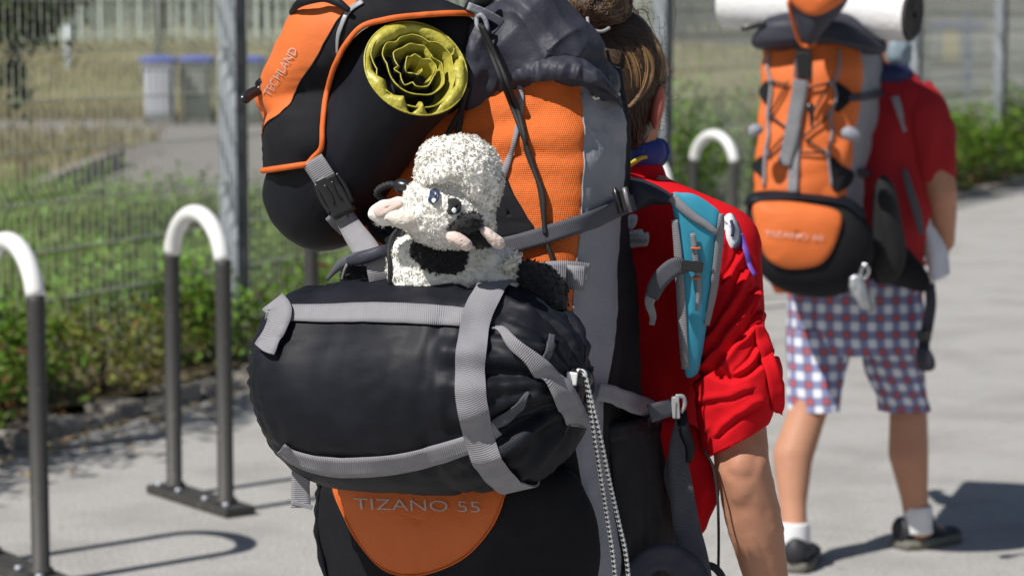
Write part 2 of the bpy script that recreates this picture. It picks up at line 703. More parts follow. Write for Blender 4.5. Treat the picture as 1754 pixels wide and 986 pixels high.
def slab(name, poly, z, mat, cell=0, amp=0, kind='structure'):
    bm = bmesh.new()
    f = bm.faces.new([bm.verts.new((x, y, z)) for x, y in poly])
    if f.normal.z < 0 or True:
        f.normal_update()
        if f.normal.z < 0:
            f.normal_flip()
    if cell:
        xs = [p[0] for p in poly]
        ys = [p[1] for p in poly]
        for ax, lo, hi in ((0, min(xs), max(xs)), (1, min(ys), max(ys))):
            c = lo + cell
            while c < hi:
                co = [0, 0, 0]
                no = [0, 0, 0]
                co[ax], no[ax] = c, 1
                bmesh.ops.bisect_plane(bm, geom=bm.verts[:] + bm.edges[:] + bm.faces[:], plane_co=co, plane_no=no)
                c += cell
    if amp:
        for v in bm.verts:
            v.co.z += amp * noise.noise(v.co * .35) + amp * .5 * noise.noise(v.co * 1.3)
    bm.verts.index_update()
    vv = [v.co.copy() for v in bm.verts]
    ff = [tuple(v.index for v in q.verts) for q in bm.faces]
    bm.free()
    o = link(name, vv, ff, mat, kind=kind)
    return o


# terrain: one sheet to the horizon, with the bank that rises to the far fence
def terr(x, y):
    return -.03 + 1.15 * sm(43, 57, y) + (.05 * noise.noise(V((x * .3, y * .3, 0))) if y > 45 else 0) - 0.02 * (y < 1)


rows = []
ys_ = list(np.linspace(-60, 0, 5)) + list(np.linspace(4, 100, 90)) + [140, 200, 300]
for y in ys_:
    rows.append([V((x, y, terr(x, y))) for x in list(np.linspace(-300, -40, 8)) + list(np.linspace(-36, 36, 50)) + list(np.linspace(40, 300, 8))])
g = sheet('ground', rows, yard_m, kind='structure')
tag(g, 'dry yellowed ground rising to a bank under the far fence', None)
e0, e1 = along(-40), along(60)
g = slab('pavement', [(e0.x, e0.y), (e1.x, e1.y), (60, e1.y), (60, e0.y)], .0, pave_m)
tag(g, 'pale grey paved path with fine grit', None)
a0, a1, b1, b0 = along(-40, .16), along(60, .16), along(60, 1.6), along(-40, 1.6)
bed = slab('soil_bed', [(a0.x, a0.y), (a1.x, a1.y), (b1.x, b1.y), (b0.x, b0.y)], .06, soil_m, .6, .04)
tag(bed, 'strip of earth between the path kerb and fence', None)
w = slab('yard_road', [(-30, 31), (-4.9, 31.4), (-4.4, 28.6), (-4.2, 21.2), (-1, 16.5), (6, 30), (25, 33), (25, 42), (-30, 41)], -.012, asphalt_m)
tag(w, 'worn grey asphalt lane behind the fence', None)
isl = slab('grass_island', [(-4.22, 20.8), (-4.42, 28.7), (-5.0, 30.8), (-16, 33.5), (-16, 17)], .1, yard_m, .8, .05)
tag(isl, 'raised strawy island edged with a stone kerb', None)

kerb = bpy.data.objects.new('kerb', None)
COL.objects.link(kerb)
kerb['kind'] = 'structure'
kerb['label'] = 'weathered kerb stones at the foot of the hedge'
ORG[kerb.name] = V((0, 0, 0))
s = -4.6
while s < 17:
    ln = random.uniform(.2, .34) if s < 6 else random.uniform(.5, .9)
    j = random.uniform(-.02, .02)
    rbox('kerb_stone', along(s + ln / 2, .07 + j, -.012 + random.uniform(-.025, .012)), U * (ln / 2 - .012) + N * random.uniform(-.012, .012), N * .085, V((0, 0, .075)), stone_m, kerb, r=.3, jit=.07)
    s += ln
yk = bpy.data.objects.new('yard_kerb', None)
COL.objects.link(yk)
yk['kind'] = 'structure'
yk['label'] = 'row of short kerb stones edging the strawy island'
ORG[yk.name] = V((0, 0, 0))
for k in range(22):
    t = k / 22
    rbox('kerb_stone', V((-4.14 - .2 * t, 20.9 + 7.6 * t, .055)), V((.07, 0, 0)), V((0, .15, 0)), V((0, 0, .115 + random.uniform(-.012, .012))), stone_m, yk, r=.25, jit=.06)

# loose stones and litter of leaves at the kerb foot
lit = MB()
for k in range(1500):
    s, n = random.uniform(-5, 10), -abs(random.gauss(0, .16)) - .02
    p = along(s, n, .004)
    r = random.uniform(.006, .02)
    a = random.uniform(0, 6.3)
    lit.add([p + V((math.cos(a + q) * r, math.sin(a + q) * r, random.uniform(0, .012))) for q in (0, 1.4, 3, 4.5)] + [p + V((0, 0, r * .6))], [(0, 1, 4), (1, 2, 4), (2, 3, 4), (3, 0, 4)])
o = lit.link('leaf_litter', M('leaf_litter', (.3, .22, .1), .9, var=.3, island=.5), kind='stuff')
tag(o, 'grit and fallen leaves along the kerb foot', None)

# ------------------------------------------------------------------ leaves
leaf_m = M('leaf_green', (.155, .275, .024), .55, var=.3, vs_=3, island=.55, trans=.3)
leaf_olive = M('leaf_olive', (.25, .265, .045), .6, var=.3, vs_=3, island=.6, trans=.3)
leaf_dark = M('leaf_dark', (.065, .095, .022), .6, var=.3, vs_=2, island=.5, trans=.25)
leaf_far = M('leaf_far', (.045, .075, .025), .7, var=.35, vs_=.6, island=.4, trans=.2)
leaf_rust = M('leaf_rust', (.2, .085, .03), .7, var=.3, island=.5, trans=.2)
bark_m = M('bark', (.11, .085, .06), .9, var=.3, bump=.7, bs=30)
straw_m = M('straw_blades', (.29, .255, .13), .8, var=.2, island=.4, trans=.25)
grass_m = M('weed_blades', (.2, .31, .055), .7, var=.3, island=.5, trans=.3)


def leaves(name, cen, size, mat, parent=None, upbias=.5, kind=None, aspect=.62, **kw):
    """a small folded leaf (4 triangles) at each centre"""
    cen = np.asarray(cen, float)
    k = len(cen)
    nrm = rng.normal(size=(k, 3))
    nrm[:, 2] = np.abs(nrm[:, 2]) + upbias
    nrm /= np.linalg.norm(nrm, axis=1)[:, None]
    t = rng.normal(size=(k, 3))
    t -= nrm * (t * nrm).sum(1)[:, None]
    t /= np.linalg.norm(t, axis=1)[:, None]
    b = np.cross(nrm, t)
    s = (np.asarray(size) * rng.uniform(.6, 1.3, k))[:, None]
    a0 = cen - t * s * .5
    a1 = cen + t * s * .5 - nrm * s * .1
    l = cen + b * s * aspect * .5 + nrm * s * .12
    r = cen - b * s * aspect * .5 + nrm * s * .12
    vv = np.stack([a0, l, cen, r, a1], 1).reshape(-1, 3)
    base = (np.arange(k) * 5)[:, None]
    ff = np.concatenate([base + [0, 2, 1], base + [0, 3, 2], base + [1, 2, 4], base + [2, 3, 4]], 0)
    return fastmesh(name, vv, ff, mat, parent, kind, **kw)


def fastmesh(name, vv, ff, mat, parent=None, kind=None, org=None):
    o3 = ORG[parent.name] if parent else (V(org) if org is not None else V((0, 0, 0)))
    me = bpy.data.meshes.new(name)
    k, c = ff.shape
    me.vertices.add(len(vv))
    me.vertices.foreach_set('co', (vv - np.array(o3)).astype(np.float32).ravel())
    me.loops.add(k * c)
    me.loops.foreach_set('vertex_index', ff.astype(np.int32).ravel())
    me.polygons.add(k)
    me.polygons.foreach_set('loop_start', (np.arange(k) * c).astype(np.int32))
    me.polygons.foreach_set('loop_total', np.full(k, c, np.int32))
    me.update(calc_edges=True)
    me.validate()
    me.materials.append(mat)
    o = bpy.data.objects.new(name, me)
    COL.objects.link(o)
    if parent:
        o.parent = parent
    else:
        o.location = o3
    ORG[o.name] = o3
    if kind:
        o['kind'] = kind
    return o


def clumps(n_clump, per, cen, rad, tight=.21):
    """leaf centres in clumps spread through an ellipsoid's outer part"""
    out = []
    cen, rad = np.array(cen), np.array(rad)
    for _ in range(n_clump):
        d = rng.normal(size=3)
        d /= np.linalg.norm(d)
        c = cen + d * rad * rng.uniform(.35, 1.0)
        out.append(c + rng.normal(size=(per, 3)) * rad * tight * rng.uniform(.5, 1.1))
    return np.concatenate(out)


def blades(name, pos, h, w, mat, kind='stuff', lean=.45):
    pos = np.asarray(pos, float)
    k = len(pos)
    a = rng.uniform(0, 6.283, k)
    d = np.stack([np.cos(a), np.sin(a), np.zeros(k)], 1)
    hh = (h * rng.uniform(.5, 1.3, k))[:, None]
    le = rng.normal(size=(k, 3)) * lean * hh
    le[:, 2] = hh[:, 0]
    vv = np.stack([pos - d * w, pos + d * w, pos + le * .55 + d * w * .7, pos + le * .55 - d * w * .7, pos + le + rng.normal(size=(k, 3)) * .1 * hh], 1).reshape(-1, 3)
    b = (np.arange(k) * 5)[:, None]
    ff = np.concatenate([b + [0, 1, 2], b + [0, 2, 3], b + [3, 2, 4]], 0)
    return fastmesh(name, vv, ff, mat, None, kind)


def shrub(name, base, rad, n, size, mat, label, cat='shrub', group=None, rust=.0, stems=4):
    r = root(name, base, label, cat, group)
    c = clumps(max(6, n // 22), 22, base + V((0, 0, rad[2])), rad)
    c[:, 2] = np.maximum(c[:, 2], base.z + .02)
    leaves('foliage', c, size, mat, r)
    if rust:
        c = clumps(max(3, int(n * rust) // 12), 12, base + V((0, 0, rad[2] * .6)), rad)
        c[:, 2] = np.maximum(c[:, 2], base.z + .02)
        leaves('dead_foliage', c, size, leaf_rust, r)
    mb = MB()
    for _ in range(stems):
        e = base + V((random.uniform(-1, 1) * rad[0] * .7, random.uniform(-1, 1) * rad[1] * .7, rad[2] * random.uniform(1.2, 1.9)))
        m_ = (base + e) / 2 + V((random.uniform(-.05, .05), random.uniform(-.05, .05), 0))
        mb.rod([base - V((0, 0, .03)), m_, e], [.012 * rad[2] / .3 + .003, .007, .003], 5)
    mb.link('stem', bark_m, r)
    return r


# hedge growing through the mesh fence; (distance along, off the kerb, height, length)
hedge = [(-4.4, .62, .50, .55, 'broad leafy shrub behind the left edge of the hedge'),
         (-3.4, .55, .56, .6, 'bright green shrub left of the middle bike stand'),
         (-2.3, .58, .52, .6, 'yellow-green shrub behind the middle bike stand'),
         (-1.2, .5, .46, .55, 'green shrub with rusty leaves at the steel fence post'),
         (.0, .6, .5, .6, 'leafy shrub just beyond the nearest fence post'),
         (1.3, .62, .55, .7, 'hedge shrub glimpsed under the rolled mat and lid'),
         (3.0, .65, .7, .9, 'hedge shrub behind the big backpack'),
         (4.8, .65, .9, .9, 'tall hedge shrub hidden behind the woman'),
         (6.6, .68, .98, .9, 'tall loose shrub behind the white bike stand arch'),
         (8.2, .7, .95, .8, 'tall loose shrub left of the second hiker'),
         (10.4, .7, .9, 1.0, 'hedge shrub behind the second hiker'),
         (12.6, .5, .86, 1.0, 'dark shrub right of the red sleeve'),
         (14.2, .4, .8, .95, 'bright shrub at the foot of the farther fence post'),
         (16.0, .45, .84, 1.0, 'dark shrub at the right edge of the hedge')]
for s, n, h, ln, lab in hedge:
    b = along(s, n + .05, .06)
    m_ = random.choice([leaf_m, leaf_m, leaf_olive]) if s < 4 else leaf_m
    h += .1 if 4 < s < 12 else 0
    shrub('shrub', b, V((ln * .62, ln * .62, h * .5)), int(2300 if s < 3 else (3400 if s > 4 else 1900)), .047 if s < 3 else .06, m_, lab, group='hedge shrubs along the fence', rust=.12 if s in (-1.2, 16.0) else .03, stems=7)
# low growth right at the kerb
low = [(-4.1, 'low leafy plant at the kerb beside the nearest bike stand'), (-3.3, 'low dark plant at the kerb left of the hoop'),
       (-2.5, 'low bright plant at the kerb inside the hoop'), (-1.6, 'low plant with brown leaves at the kerb'), (-.7, 'low plant at the kerb by the black bag'), (.3, 'low plant at the kerb hidden by the bag'),
       (13.2, 'low plant at the kerb right of the elbow'), (14.8, 'low plant at the kerb with yellow leaves'), (16.4, 'low dark plant at the kerb by the frame edge')]
for s, lab in low:
    b = along(s, .3, .05)
    shrub('low_plant', b, V((.42, .42, .2)), 1300 if s < 3 else 700, .036 if s < 3 else .045, leaf_m if s != -.7 else leaf_olive, lab, 'plant', 'low plants at the kerb', rust=.25 if s == -1.6 else .06)

# weeds and straw behind the fence
p = []
for _ in range(26000):
    s, n = random.uniform(-9, 16), 1.0 + random.random() ** 1.3 * 7
    q = along(s, n)
    if q.y < 21.5 and q.x > -5.2 and noise.noise(V((q.x * .8, q.y * .8, 3))) > -.32:
        p.append((q.x, q.y, terr(q.x, q.y) + .02))
p = np.array(p)
o = blades('tall_weeds', p, .3, .006, grass_m)
tag(o, 'green weeds and grass behind the fence', None)
sel = p[rng.choice(len(p), 26000)]
o = leaves('weeds', sel + np.stack([rng.normal(0, .05, 26000), rng.normal(0, .05, 26000), np.abs(rng.normal(.14, .13, 26000))], 1), .06, leaf_m, kind='stuff')
tag(o, 'leafy weeds covering the ground behind the fence', None)
p = []
for _ in range(9000):
    x, y = random.uniform(-11, -4.3), random.uniform(19, 32)
    p.append((x, y, .1))
for _ in range(14000):
    x, y = random.uniform(-13, 12), random.uniform(42, 56)
    if noise.noise(V((x * .5, y * .5, 9))) > -.1:
        p.append((x, y, terr(x, y)))
for _ in range(2500):
    x, y = random.uniform(-10, -4), random.gauss(41.6, .5)
    p.append((x, y, terr(x, y)))
o = blades('dry_grass', np.array(p), .24, .012, straw_m, lean=.6)
tag(o, 'straw coloured dry grass on the island and bank', None)

# ------------------------------------------------------------------ mesh fence
fence_dk = M('fence_clip', (.05, .055, .06), .5, metal=.3)
wire_m = M('wire_green_grey', (.42, .43, .38), .45, metal=.4)
fl = .42                                               # the fence stands this far behind the kerb
post_d = [8.6, 11.57, 14.1, 16.67, 19.6, 22.5, 25.5, 28.4]
base0 = along(0, fl)


def fpt(d, z=0.0):
    s = (d - base0.y) / U.y
    p = base0 + U * s
    return V((p.x, p.y, z))


FR = root('mesh_fence', fpt(11.57), 'tall galvanised wire mesh fence along the path', 'fence')
for d in post_d:
    p = fpt(d)
    po = rbox('fence_post', p + V((0, 0, 1.02)) - N * .045, U * .03, N * .046, V((0, 0, 1.05)), steel, FR, r=.12)
    for z in (.25, .65, 1.05, 1.45, 1.85):
        rbox('clip', p + V((0, 0, z)) + U * .03 - N * .045, U * .012, N * .05, V((0, 0, .035)), fence_dk, po, r=.2)
    rbox('clamp_bar', p + V((0, 0, 1.0)) - N * .105 + U * .01, U * .02, N * .013, V((0, 0, .98)), fence_dk, po, r=.1)
for a, b in zip(post_d, post_d[1:]):
    pa, pb = fpt(a), fpt(b)
    nW = int((pb - pa).length / .05)
    mb = MB()
    for k in range(1, nW):
        q = pa + (pb - pa) * (k / nW)
        pts = [q + V((0, 0, .05))]
        for z in (.25, .85, 1.45):
            pts += [q + V((0, 0, z - .05)), q + V((0, 0, z)) - N * .04, q + V((0, 0, z + .05))]
        pts.append(q + V((0, 0, 2.03)))
        mb.rod(pts, .0036, 4, False)
    mb.link('wire_mesh', wire_m, FR, kind='stuff')
    mb = MB()
    for z in (.1, .25, .45, .65, .85, 1.05, 1.25, 1.45, 1.65, 1.85, 2.0):
        o_ = -N * .04 if z in (.25, .85, 1.45) else V((0, 0, 0))
        for e in (-.006, .006):
            mb.rod([pa + o_ + N * e + V((0, 0, z)), pb + o_ + N * e + V((0, 0, z))], .003, 4, False)
    mb.link('cross_wires', wire_m, FR)
vn = []
for k in range(260):                                   # vine that has climbed over the fence
    s = random.choice([random.uniform(-9, -1.1), random.uniform(-9, -1.1), random.uniform(1.2, 3.5)])
    q = along(s, fl, 1.96 + .12 * noise.noise(V((s * 1.3, 0, 0))))
    vn.append(np.array(q) + rng.normal(size=(26, 3)) * (.12, .12, .055 + .04 * math.sin(s * 3)))
leaves('vine_foliage', np.concatenate(vn), .06, leaf_m, FR)
rbox('concrete_footing', fpt(11.57, .08) - N * .05, U * .1, N * .1, V((0, 0, .13)), stone_m, FR, r=.2, jit=.05)

# ------------------------------------------------------------------ far palisade fence, posts, bins
pal_m = M('palisade_paint', (.48, .55, .49), .6, var=.12, vs_=2)
pal_grey = M('grey_boarding', (.085, .092, .11), .6, var=.12, vs_=1)


def palisade(x0, x1, y, z, h, pitch, wd, mat, label):
    r = root('palisade_fence', (x0, y, z), label, 'fence')
    m0 = None
    k, x = 0, x0
    while x < x1:
        if m0 is None:
            m0 = rbox('slat', V((x, y, z + h / 2)), V((wd / 2, 0, 0)), V((0, .012, 0)), V((0, 0, h / 2)), mat, r, r=.3)
        else:
            c = m0.copy()
            COL.objects.link(c)
            c.location = (x - x0, random.uniform(-.01, .01), random.uniform(-.03, .03))
        x += pitch
        k += 1
    for zz in (.25, h - .3):
        rbox('rail', V(((x0 + x1) / 2, y + .05, z + zz)), V(((x1 - x0) / 2, 0, 0)), V((0, .02, 0)), V((0, 0, .03)), mat, r, r=.2)
    return r


palisade(-12, 3.2, 55.5, 1.05, 1.9, .21, .085, pal_m, 'long pale green slatted fence on top of the dry bank')
palisade(3.3, 5.6, 54.5, 1.0, 1.9, .13, .09, pal_grey, 'short grey slatted fence left of the silver mat')
spost = root('steel_post', P(118, 170, 50), 'short grey steel post standing in the dry grass at the left', 'post', 'steel posts in the yard')
b = G(118, 172)
ORG[spost.name] = b
spost.location = b
tube('shaft', [b - V((0, 0, .2)), b + V((0, 0, 1.72))], .065, steel, spost, n=12)
tube('cap', [b + V((0, 0, 1.7)), b + V((0, 0, 1.76))], [.075, .05], steel, spost, n=12)
for i, (px, d, r_, lab) in enumerate(((271, 48, .075, 'tall grey steel post rising behind the first bin'), (404, 40, .085, 'tall pale steel post right behind the fence post'), )):
    c = P(px, 60, d)
    o = root('lamp_post', (c.x, d, terr(c.x, d)), lab, 'post', 'steel posts in the yard')
    q = ORG[o.name]
    tube('shaft', [q, q + V((0, 0, 4.2))], [r_, r_ * .8], steel, o, n=12)
    tube('collar', [q, q + V((0, 0, .3))], [r_ * 1.35, r_ * 1.2], steel, o, n=12)

bin_m = M('grey_bin_plastic', (.48, .5, .55), .5, var=.06, vs_=3)
bin_m2 = M('olive_bin_plastic', (.25, .28, .25), .5, var=.1, vs_=3)
lid_m = M('blue_lid_plastic', (.06, .1, .42), .45, var=.1)
wheel_m = M('tyre_rubber', (.015, .015, .016), .7)


def make_bin(x, y, bm_, label):
    r = root('wheelie_bin', (x, y, terr(x, y) + .02), label, 'bin', 'wheelie bins with blue lids')
    q = ORG[r.name]
    rows = []
    for t in np.linspace(0, 1, 6):
        hw, hd = .195 + .055 * t, .22 + .08 * t
        z = .06 + t * .9
        ring = []
        for k in range(24):
            a = 2 * math.pi * k / 24
            c, s_ = math.cos(a), math.sin(a)
            ring.append(q + V((math.copysign(abs(c) ** .35, c) * hw, math.copysign(abs(s_) ** .35, s_) * hd, z)))
        rows.append(ring)
    sheet('body', rows, bm_, r, closed=True, cap=True)
    rows = []
    for z, e in ((.955, 1.02), (.965, 1.06), (.985, 1.06), (1.02, .95), (1.045, .6), (1.05, .05)):
        rows.append([q + V((math.copysign(abs(math.cos(2 * math.pi * k / 24)) ** .35, math.cos(2 * math.pi * k / 24)) * .27 * e, math.copysign(abs(math.sin(2 * math.pi * k / 24)) ** .35, math.sin(2 * math.pi * k / 24)) * .31 * e - .02, z)) for k in range(24)])
    sheet('lid', rows, lid_m, r, closed=True, cap=True)
    for sx in (-1, 1):
        c = q + V((sx * .21, .2, .1))
        tube('wheel', [c - V((.03, 0, 0)), c + V((.03, 0, 0))], .1, wheel_m, r, n=16)
    tube('handle', [q + V((-.2, .28, .93)), q + V((-.2, .36, .93)), q + V((.2, .36, .93)), q + V((.2, .28, .93))], .018, bm_, r, n=8)
    rbox('rim_band', q + V((0, -.3, .9)), V((.22, 0, 0)), V((0, .012, 0)), V((0, 0, .035)), bm_, r, r=.3)
    return r


make_bin(-5.36, 39.2, bin_m, 'grey wheelie bin with blue lid, leftmost of the row')
make_bin(-4.84, 39.6, bin_m2, 'olive grey wheelie bin beside the grey one')
make_bin(-4.02, 39.4, bin_m2, 'dark wheelie bin half hidden by the orange lid')

# right background: wall, board, barrier
wall_m = M('grey_wall', (.2, .21, .235), .85, var=.12, vs_=1.5)
r = root('boundary_wall', (13, 45, 0), 'low grey block wall far back at the right', 'wall')
for kx in range(14):
    for kz in range(4):
        rbox('block', V((7.0 + kx * .82 + .4 * (kz % 2), 45, .2 + kz * .4)), V((.4, 0, 0)), V((0, .12, 0)), V((0, 0, .19)), wall_m, r, r=.08, seg=1, jit=.01)
fb = palisade(7.4, 19, 46.5, .2, 2.4, .15, .1, pal_grey, 'tall grey slatted fence above the block wall at the right')
r = root('barrier', (6.2, 36, 0), 'dark grey two-rail barrier behind the second hiker', 'barrier')
for x in (5.2, 7.2, 9.2):
    rbox('barrier_post', V((x, 36, .5)), V((.04, 0, 0)), V((0, .04, 0)), V((0, 0, .55)), fence_dk, r)
for z in (.55, .95):
    rbox('barrier_rail', V((7.2, 35.94, z)), V((2.3, 0, 0)), V((0, .02, 0)), V((0, 0, .07)), fence_dk, r)
r = root('notice_board', (P(1632, 80, 34).x, 34, 0), 'notice board with yellow sheet and blue frame at the far right', 'sign')
q = ORG[r.name]
blue_m = M('blue_frame_paint', (.05, .07, .2), .5)
for sx, m_ in ((-.34, pal_grey), (.2, blue_m)):
    rbox('support', q + V((sx, 0, .75)), V((.04, 0, 0)), V((0, .04, 0)), V((0, 0, .95)), m_, r)
rbox('frame', q + V((0, 0, 1.5)), V((.42, 0, 0)), V((0, .03, 0)), V((0, 0, .05)), blue_m, r)
rbox('frame', q + V((0, 0, .68)), V((.42, 0, 0)), V((0, .03, 0)), V((0, 0, .03)), pal_grey, r)
rbox('yellow_sheet', q + V((-.03, -.01, 1.25)), V((.1, 0, 0)), V((0, .012, 0)), V((0, 0, .2)), M('yellow_sheet', (.38, .33, .17), .7), r)
r = root('lamp_post', (P(1540, 100, 32).x, 32, 0), 'pale grey post behind the neck of the second hiker', 'post', 'steel posts in the yard')
q = ORG[r.name]
tube('shaft', [q, q + V((0, 0, 4))], [.07, .06], steel, r, n=12)
tube('collar', [q, q + V((0, 0, .3))], [.1, .09], steel, r, n=12)

# trees behind the far fence, and the one at the upper left
def tree(base, h, rad, n, size, mat, label, group=None, low_=.25, trunk_r=.16):
    r = root('tree', base, label, 'tree', group)
    mb = MB()
    top = base + V((0, 0, h * .8))
    mb.rod([base - V((0, 0, .2)), base + V((.05, 0, h * .4)), top], [trunk_r, trunk_r * .7, trunk_r * .2], 8)
    for k in range(7):
        z = h * random.uniform(low_ + .05, .75)
        a = random.uniform(0, 6.28)
        e = base + V((math.cos(a) * rad[0] * .8, math.sin(a) * rad[1] * .8, z + h * .14))
        s_ = base + V((0, 0, z))
        mb.rod([s_, (s_ + e) / 2 + V((0, 0, -.05 * h)), e], [trunk_r * .4, trunk_r * .25, trunk_r * .08], 6)
    mb.link('trunk', bark_m, r)
    c = clumps(n // 25, 25, base + V((0, 0, h * (low_ + (1 - low_) / 2))), (rad[0], rad[1], h * (1 - low_) / 2), .2)
    leaves('crown', c, size, mat, r)
    return r


tx = [(-13, 61, 'leafy tree behind the far fence at the left edge'), (-10.6, 63, 'leafy tree behind the far fence above the short steel post'), (-8.2, 60.5, 'leafy tree behind the far fence above the leftmost bin'),
      (-6, 63, 'leafy tree behind the far fence just left of the orange lid'), (-1.2, 63, 'leafy tree glimpsed between the lid and the slate throat of the pack'),
      (4, 62, 'leafy tree behind the far fence right of the brown hair'), (6.4, 62, 'leafy tree behind the grey fence left of the silver mat'), (9, 60, 'leafy tree behind the wall at the right end of the silver mat'), (11.5, 62, 'leafy tree behind the wall at the right edge')]
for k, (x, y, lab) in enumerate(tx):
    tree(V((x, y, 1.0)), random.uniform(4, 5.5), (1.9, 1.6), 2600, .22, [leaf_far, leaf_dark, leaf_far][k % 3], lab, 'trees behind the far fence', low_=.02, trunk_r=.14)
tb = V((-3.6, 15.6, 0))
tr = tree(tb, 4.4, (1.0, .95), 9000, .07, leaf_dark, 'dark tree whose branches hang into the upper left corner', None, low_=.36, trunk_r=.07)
hc = P(14, 0, 15.5)
cl_ = np.concatenate([clumps(60, 70, hc, (.36, .4, .26), .3), clumps(16, 30, P(80, 30, 15.4), (.16, .2, .14), .4), clumps(9, 22, P(20, 140, 15.4), (.1, .2, .18), .4)])
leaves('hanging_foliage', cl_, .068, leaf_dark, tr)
mb = MB()
mb.rod([tb + V((0, 0, 2.3)), P(-60, -20, 15.55), P(30, 20, 15.5), P(100, 60, 15.4)], [.03, .022, .014, .005], 6)
mb.rod([P(0, 5, 15.5), P(14, 80, 15.45), P(24, 170, 15.4)], [.012, .008, .003], 6)
mb.link('branch', bark_m, tr, kind='stuff')
# ------------------------------------------------------------------ bike stands
rack_pos = [(-1.42, 7.215, 'bike stand at the left edge, its hoop half outside the frame'),
            (-1.02, 8.275, 'bike stand with whole white hoop left of the black sleeping bag'),
            (-.625, 9.10, 'bike stand whose dark legs show under the rolled mat'),
            (.62, 12.0, 'bike stand showing only a white arc behind the neck of the woman'),
            (1.10, 14.0, 'bike stand with white hoop between the two hikers')]
LV = V((.209, -.29, 0)).normalized()                  # from far leg to near leg
WV_ = V((LV.y, -LV.x, 0))


def make_rack(x, y, label):
    c = V((x, y, 0))
    r = root('bike_stand', c, label, 'bike stand', 'bike stands along the path')
    pl = rbox('base_plate', c + V((0, 0, .016)), LV * .27, WV_ * .055, V((0, 0, .014)), rack_grey, r, r=.25)
    for e in (-.25, -.1, .1, .25):
        tube('bolt', [c + LV * e * .9 + WV_ * .03 + V((0, 0, .028)), c + LV * e * .9 + WV_ * .03 + V((0, 0, .042))], .011, steel, pl, n=6)
    R = .172
    zs, zw = .765, .80
    for e in (-1, 1):
        q = c + LV * (R * e)
        arc = [c + LV * (e * R * math.cos(an)) + V((0, 0, zs + .015 + R * math.sin(an))) for an in (0, .09, .19)]
        tube('leg', [q + V((0, 0, .028)), q + V((0, 0, .045)), q + V((0, 0, .05)), q + V((0, 0, .7))] + arc, [.037, .036, .0262, .0262, .0262, .0262, .0262], rack_grey, r, n=18)
    pts = []
    for k in range(29):
        an = .17 + (math.pi - .34) * k / 28
        pts.append(c + LV * (R * math.cos(an)) + V((0, 0, zs + .015 + R * math.sin(an))))
    tube('hoop', pts, .0275, white_paint, r, n=18)
    return r


for x, y, lab in rack_pos:
    make_rack(x, y, lab)

# ------------------------------------------------------------------ the big backpack
ELAT = V((.917, -.40, 0)).normalized()
EDEP = V((.40, .917, 0)).normalized()


def on_line(C, ax, px, py):
    r = ray(px, py)
    k = r.x / r.y
    t = (k * C.y - C.x) / (ax.x - k * ax.y)
    return C + ax * t


def pack_rows(table, ys, lat, dep, nF, nG, nB, nK, bulge, smooth, side_bulge=.0):
    """table: py -> left px, corner px, grey/black boundary px, right px, corner depth"""
    rows = []
    for y in ys:
        xl, xc, xg, xr, dc = tab(table, y)
        C = P(xc, y, dc)
        L = on_line(C, -lat, xl, y)
        Gp = on_line(C, dep, xg, y)
        R = on_line(C, dep, xr, y)
        K = L + (R - C)
        ring = []

        def seg(a, b, n, bl=0, nrm=None, f0=0, f1=1):
            for k in range(n):
                t = k / n
                p = a + (b - a) * t
                if bl:
                    u = f0 + (f1 - f0) * t
                    p = p + nrm * (bl * math.sin(math.pi * u))
                ring.append(p)
        seg(L, C, nF, bulge, -dep)
        fg = (Gp - C).length / max(1e-6, (R - C).length)
        seg(C, Gp, nG, side_bulge, lat, 0, fg)
        seg(Gp, R, nB, side_bulge, lat, fg, 1)
        seg(R, K, nK)
        seg(K, L, nB)
        a = np.array([tuple(p) for p in ring])
        for _ in range(smooth):
            b = (np.roll(a, 1, 0) + np.roll(a, -1, 0)) / 2
            b[:, 2] = a[:, 2]
            a = .5 * a + .5 * b
        rows.append([V(p) for p in a])
    return rows


def cut(rows, j0, j1):
    n = len(rows[0])
    return [[r[j % n] for j in range(j0, j1 + 1)] for r in rows]


bp_base = V((.13, 3.98, .45))
BP = root('hiking_backpack', bp_base, 'huge orange, grey and black backpack in front with a black roll strapped on', 'backpack', 'big hiking backpacks')
T1 = [(120, 715, 985, 1048, 1066, 3.74), (170, 680, 1003, 1060, 1078, 3.715), (240, 640, 1008, 1070, 1086, 3.70), (330, 605, 1000, 1068, 1080, 3.69), (450, 580, 990, 1060, 1090, 3.68),
      (560, 580, 982, 1048, 1106, 3.68), (650, 562, 990, 1030, 1115, 3.685), (740, 552, 988, 1018, 1122, 3.69), (850, 548, 1010, 1032, 1152, 3.70), (930, 556, 1030, 1050, 1166, 3.71),
      (1020, 575, 1030, 1052, 1168, 3.72), (1120, 620, 1015, 1035, 1140, 3.74), (1180, 690, 985, 1000, 1090, 3.78)]
nF, nG, nB, nK = 54, 12, 16, 30
ys = list(np.linspace(120, 1180, 110))
prow = pack_rows(T1, ys, ELAT, EDEP, nF, nG, nB, nK, .035, 22, .012)


def pack_disp(p, i, j):
    y = ys[i]
    h = .0035 * nz(p, 9, 3) + .0016 * fold(p, ELAT, 34, 5, 2)
    if y < 340 and j < nF + nG:                        # soft folds of the upper orange cloth
        w_ = sm(340, 260, y)
        h += w_ * (.008 * fold(p, (ELAT + V((0, 0, .3))).normalized(), 19, 3.5, 5) + .007 * nz(p, 14, 8))
    if nF <= j < nF + nG:
        h += .003 * fold(p, V((.3, 0, 1)).normalized(), 26, 6, 1)
    if nF + nG <= j < nF + nG + nB + 2:
        h += .004 * fold(p, V((0, 0, 1)), 22, 4, 7)
    return h


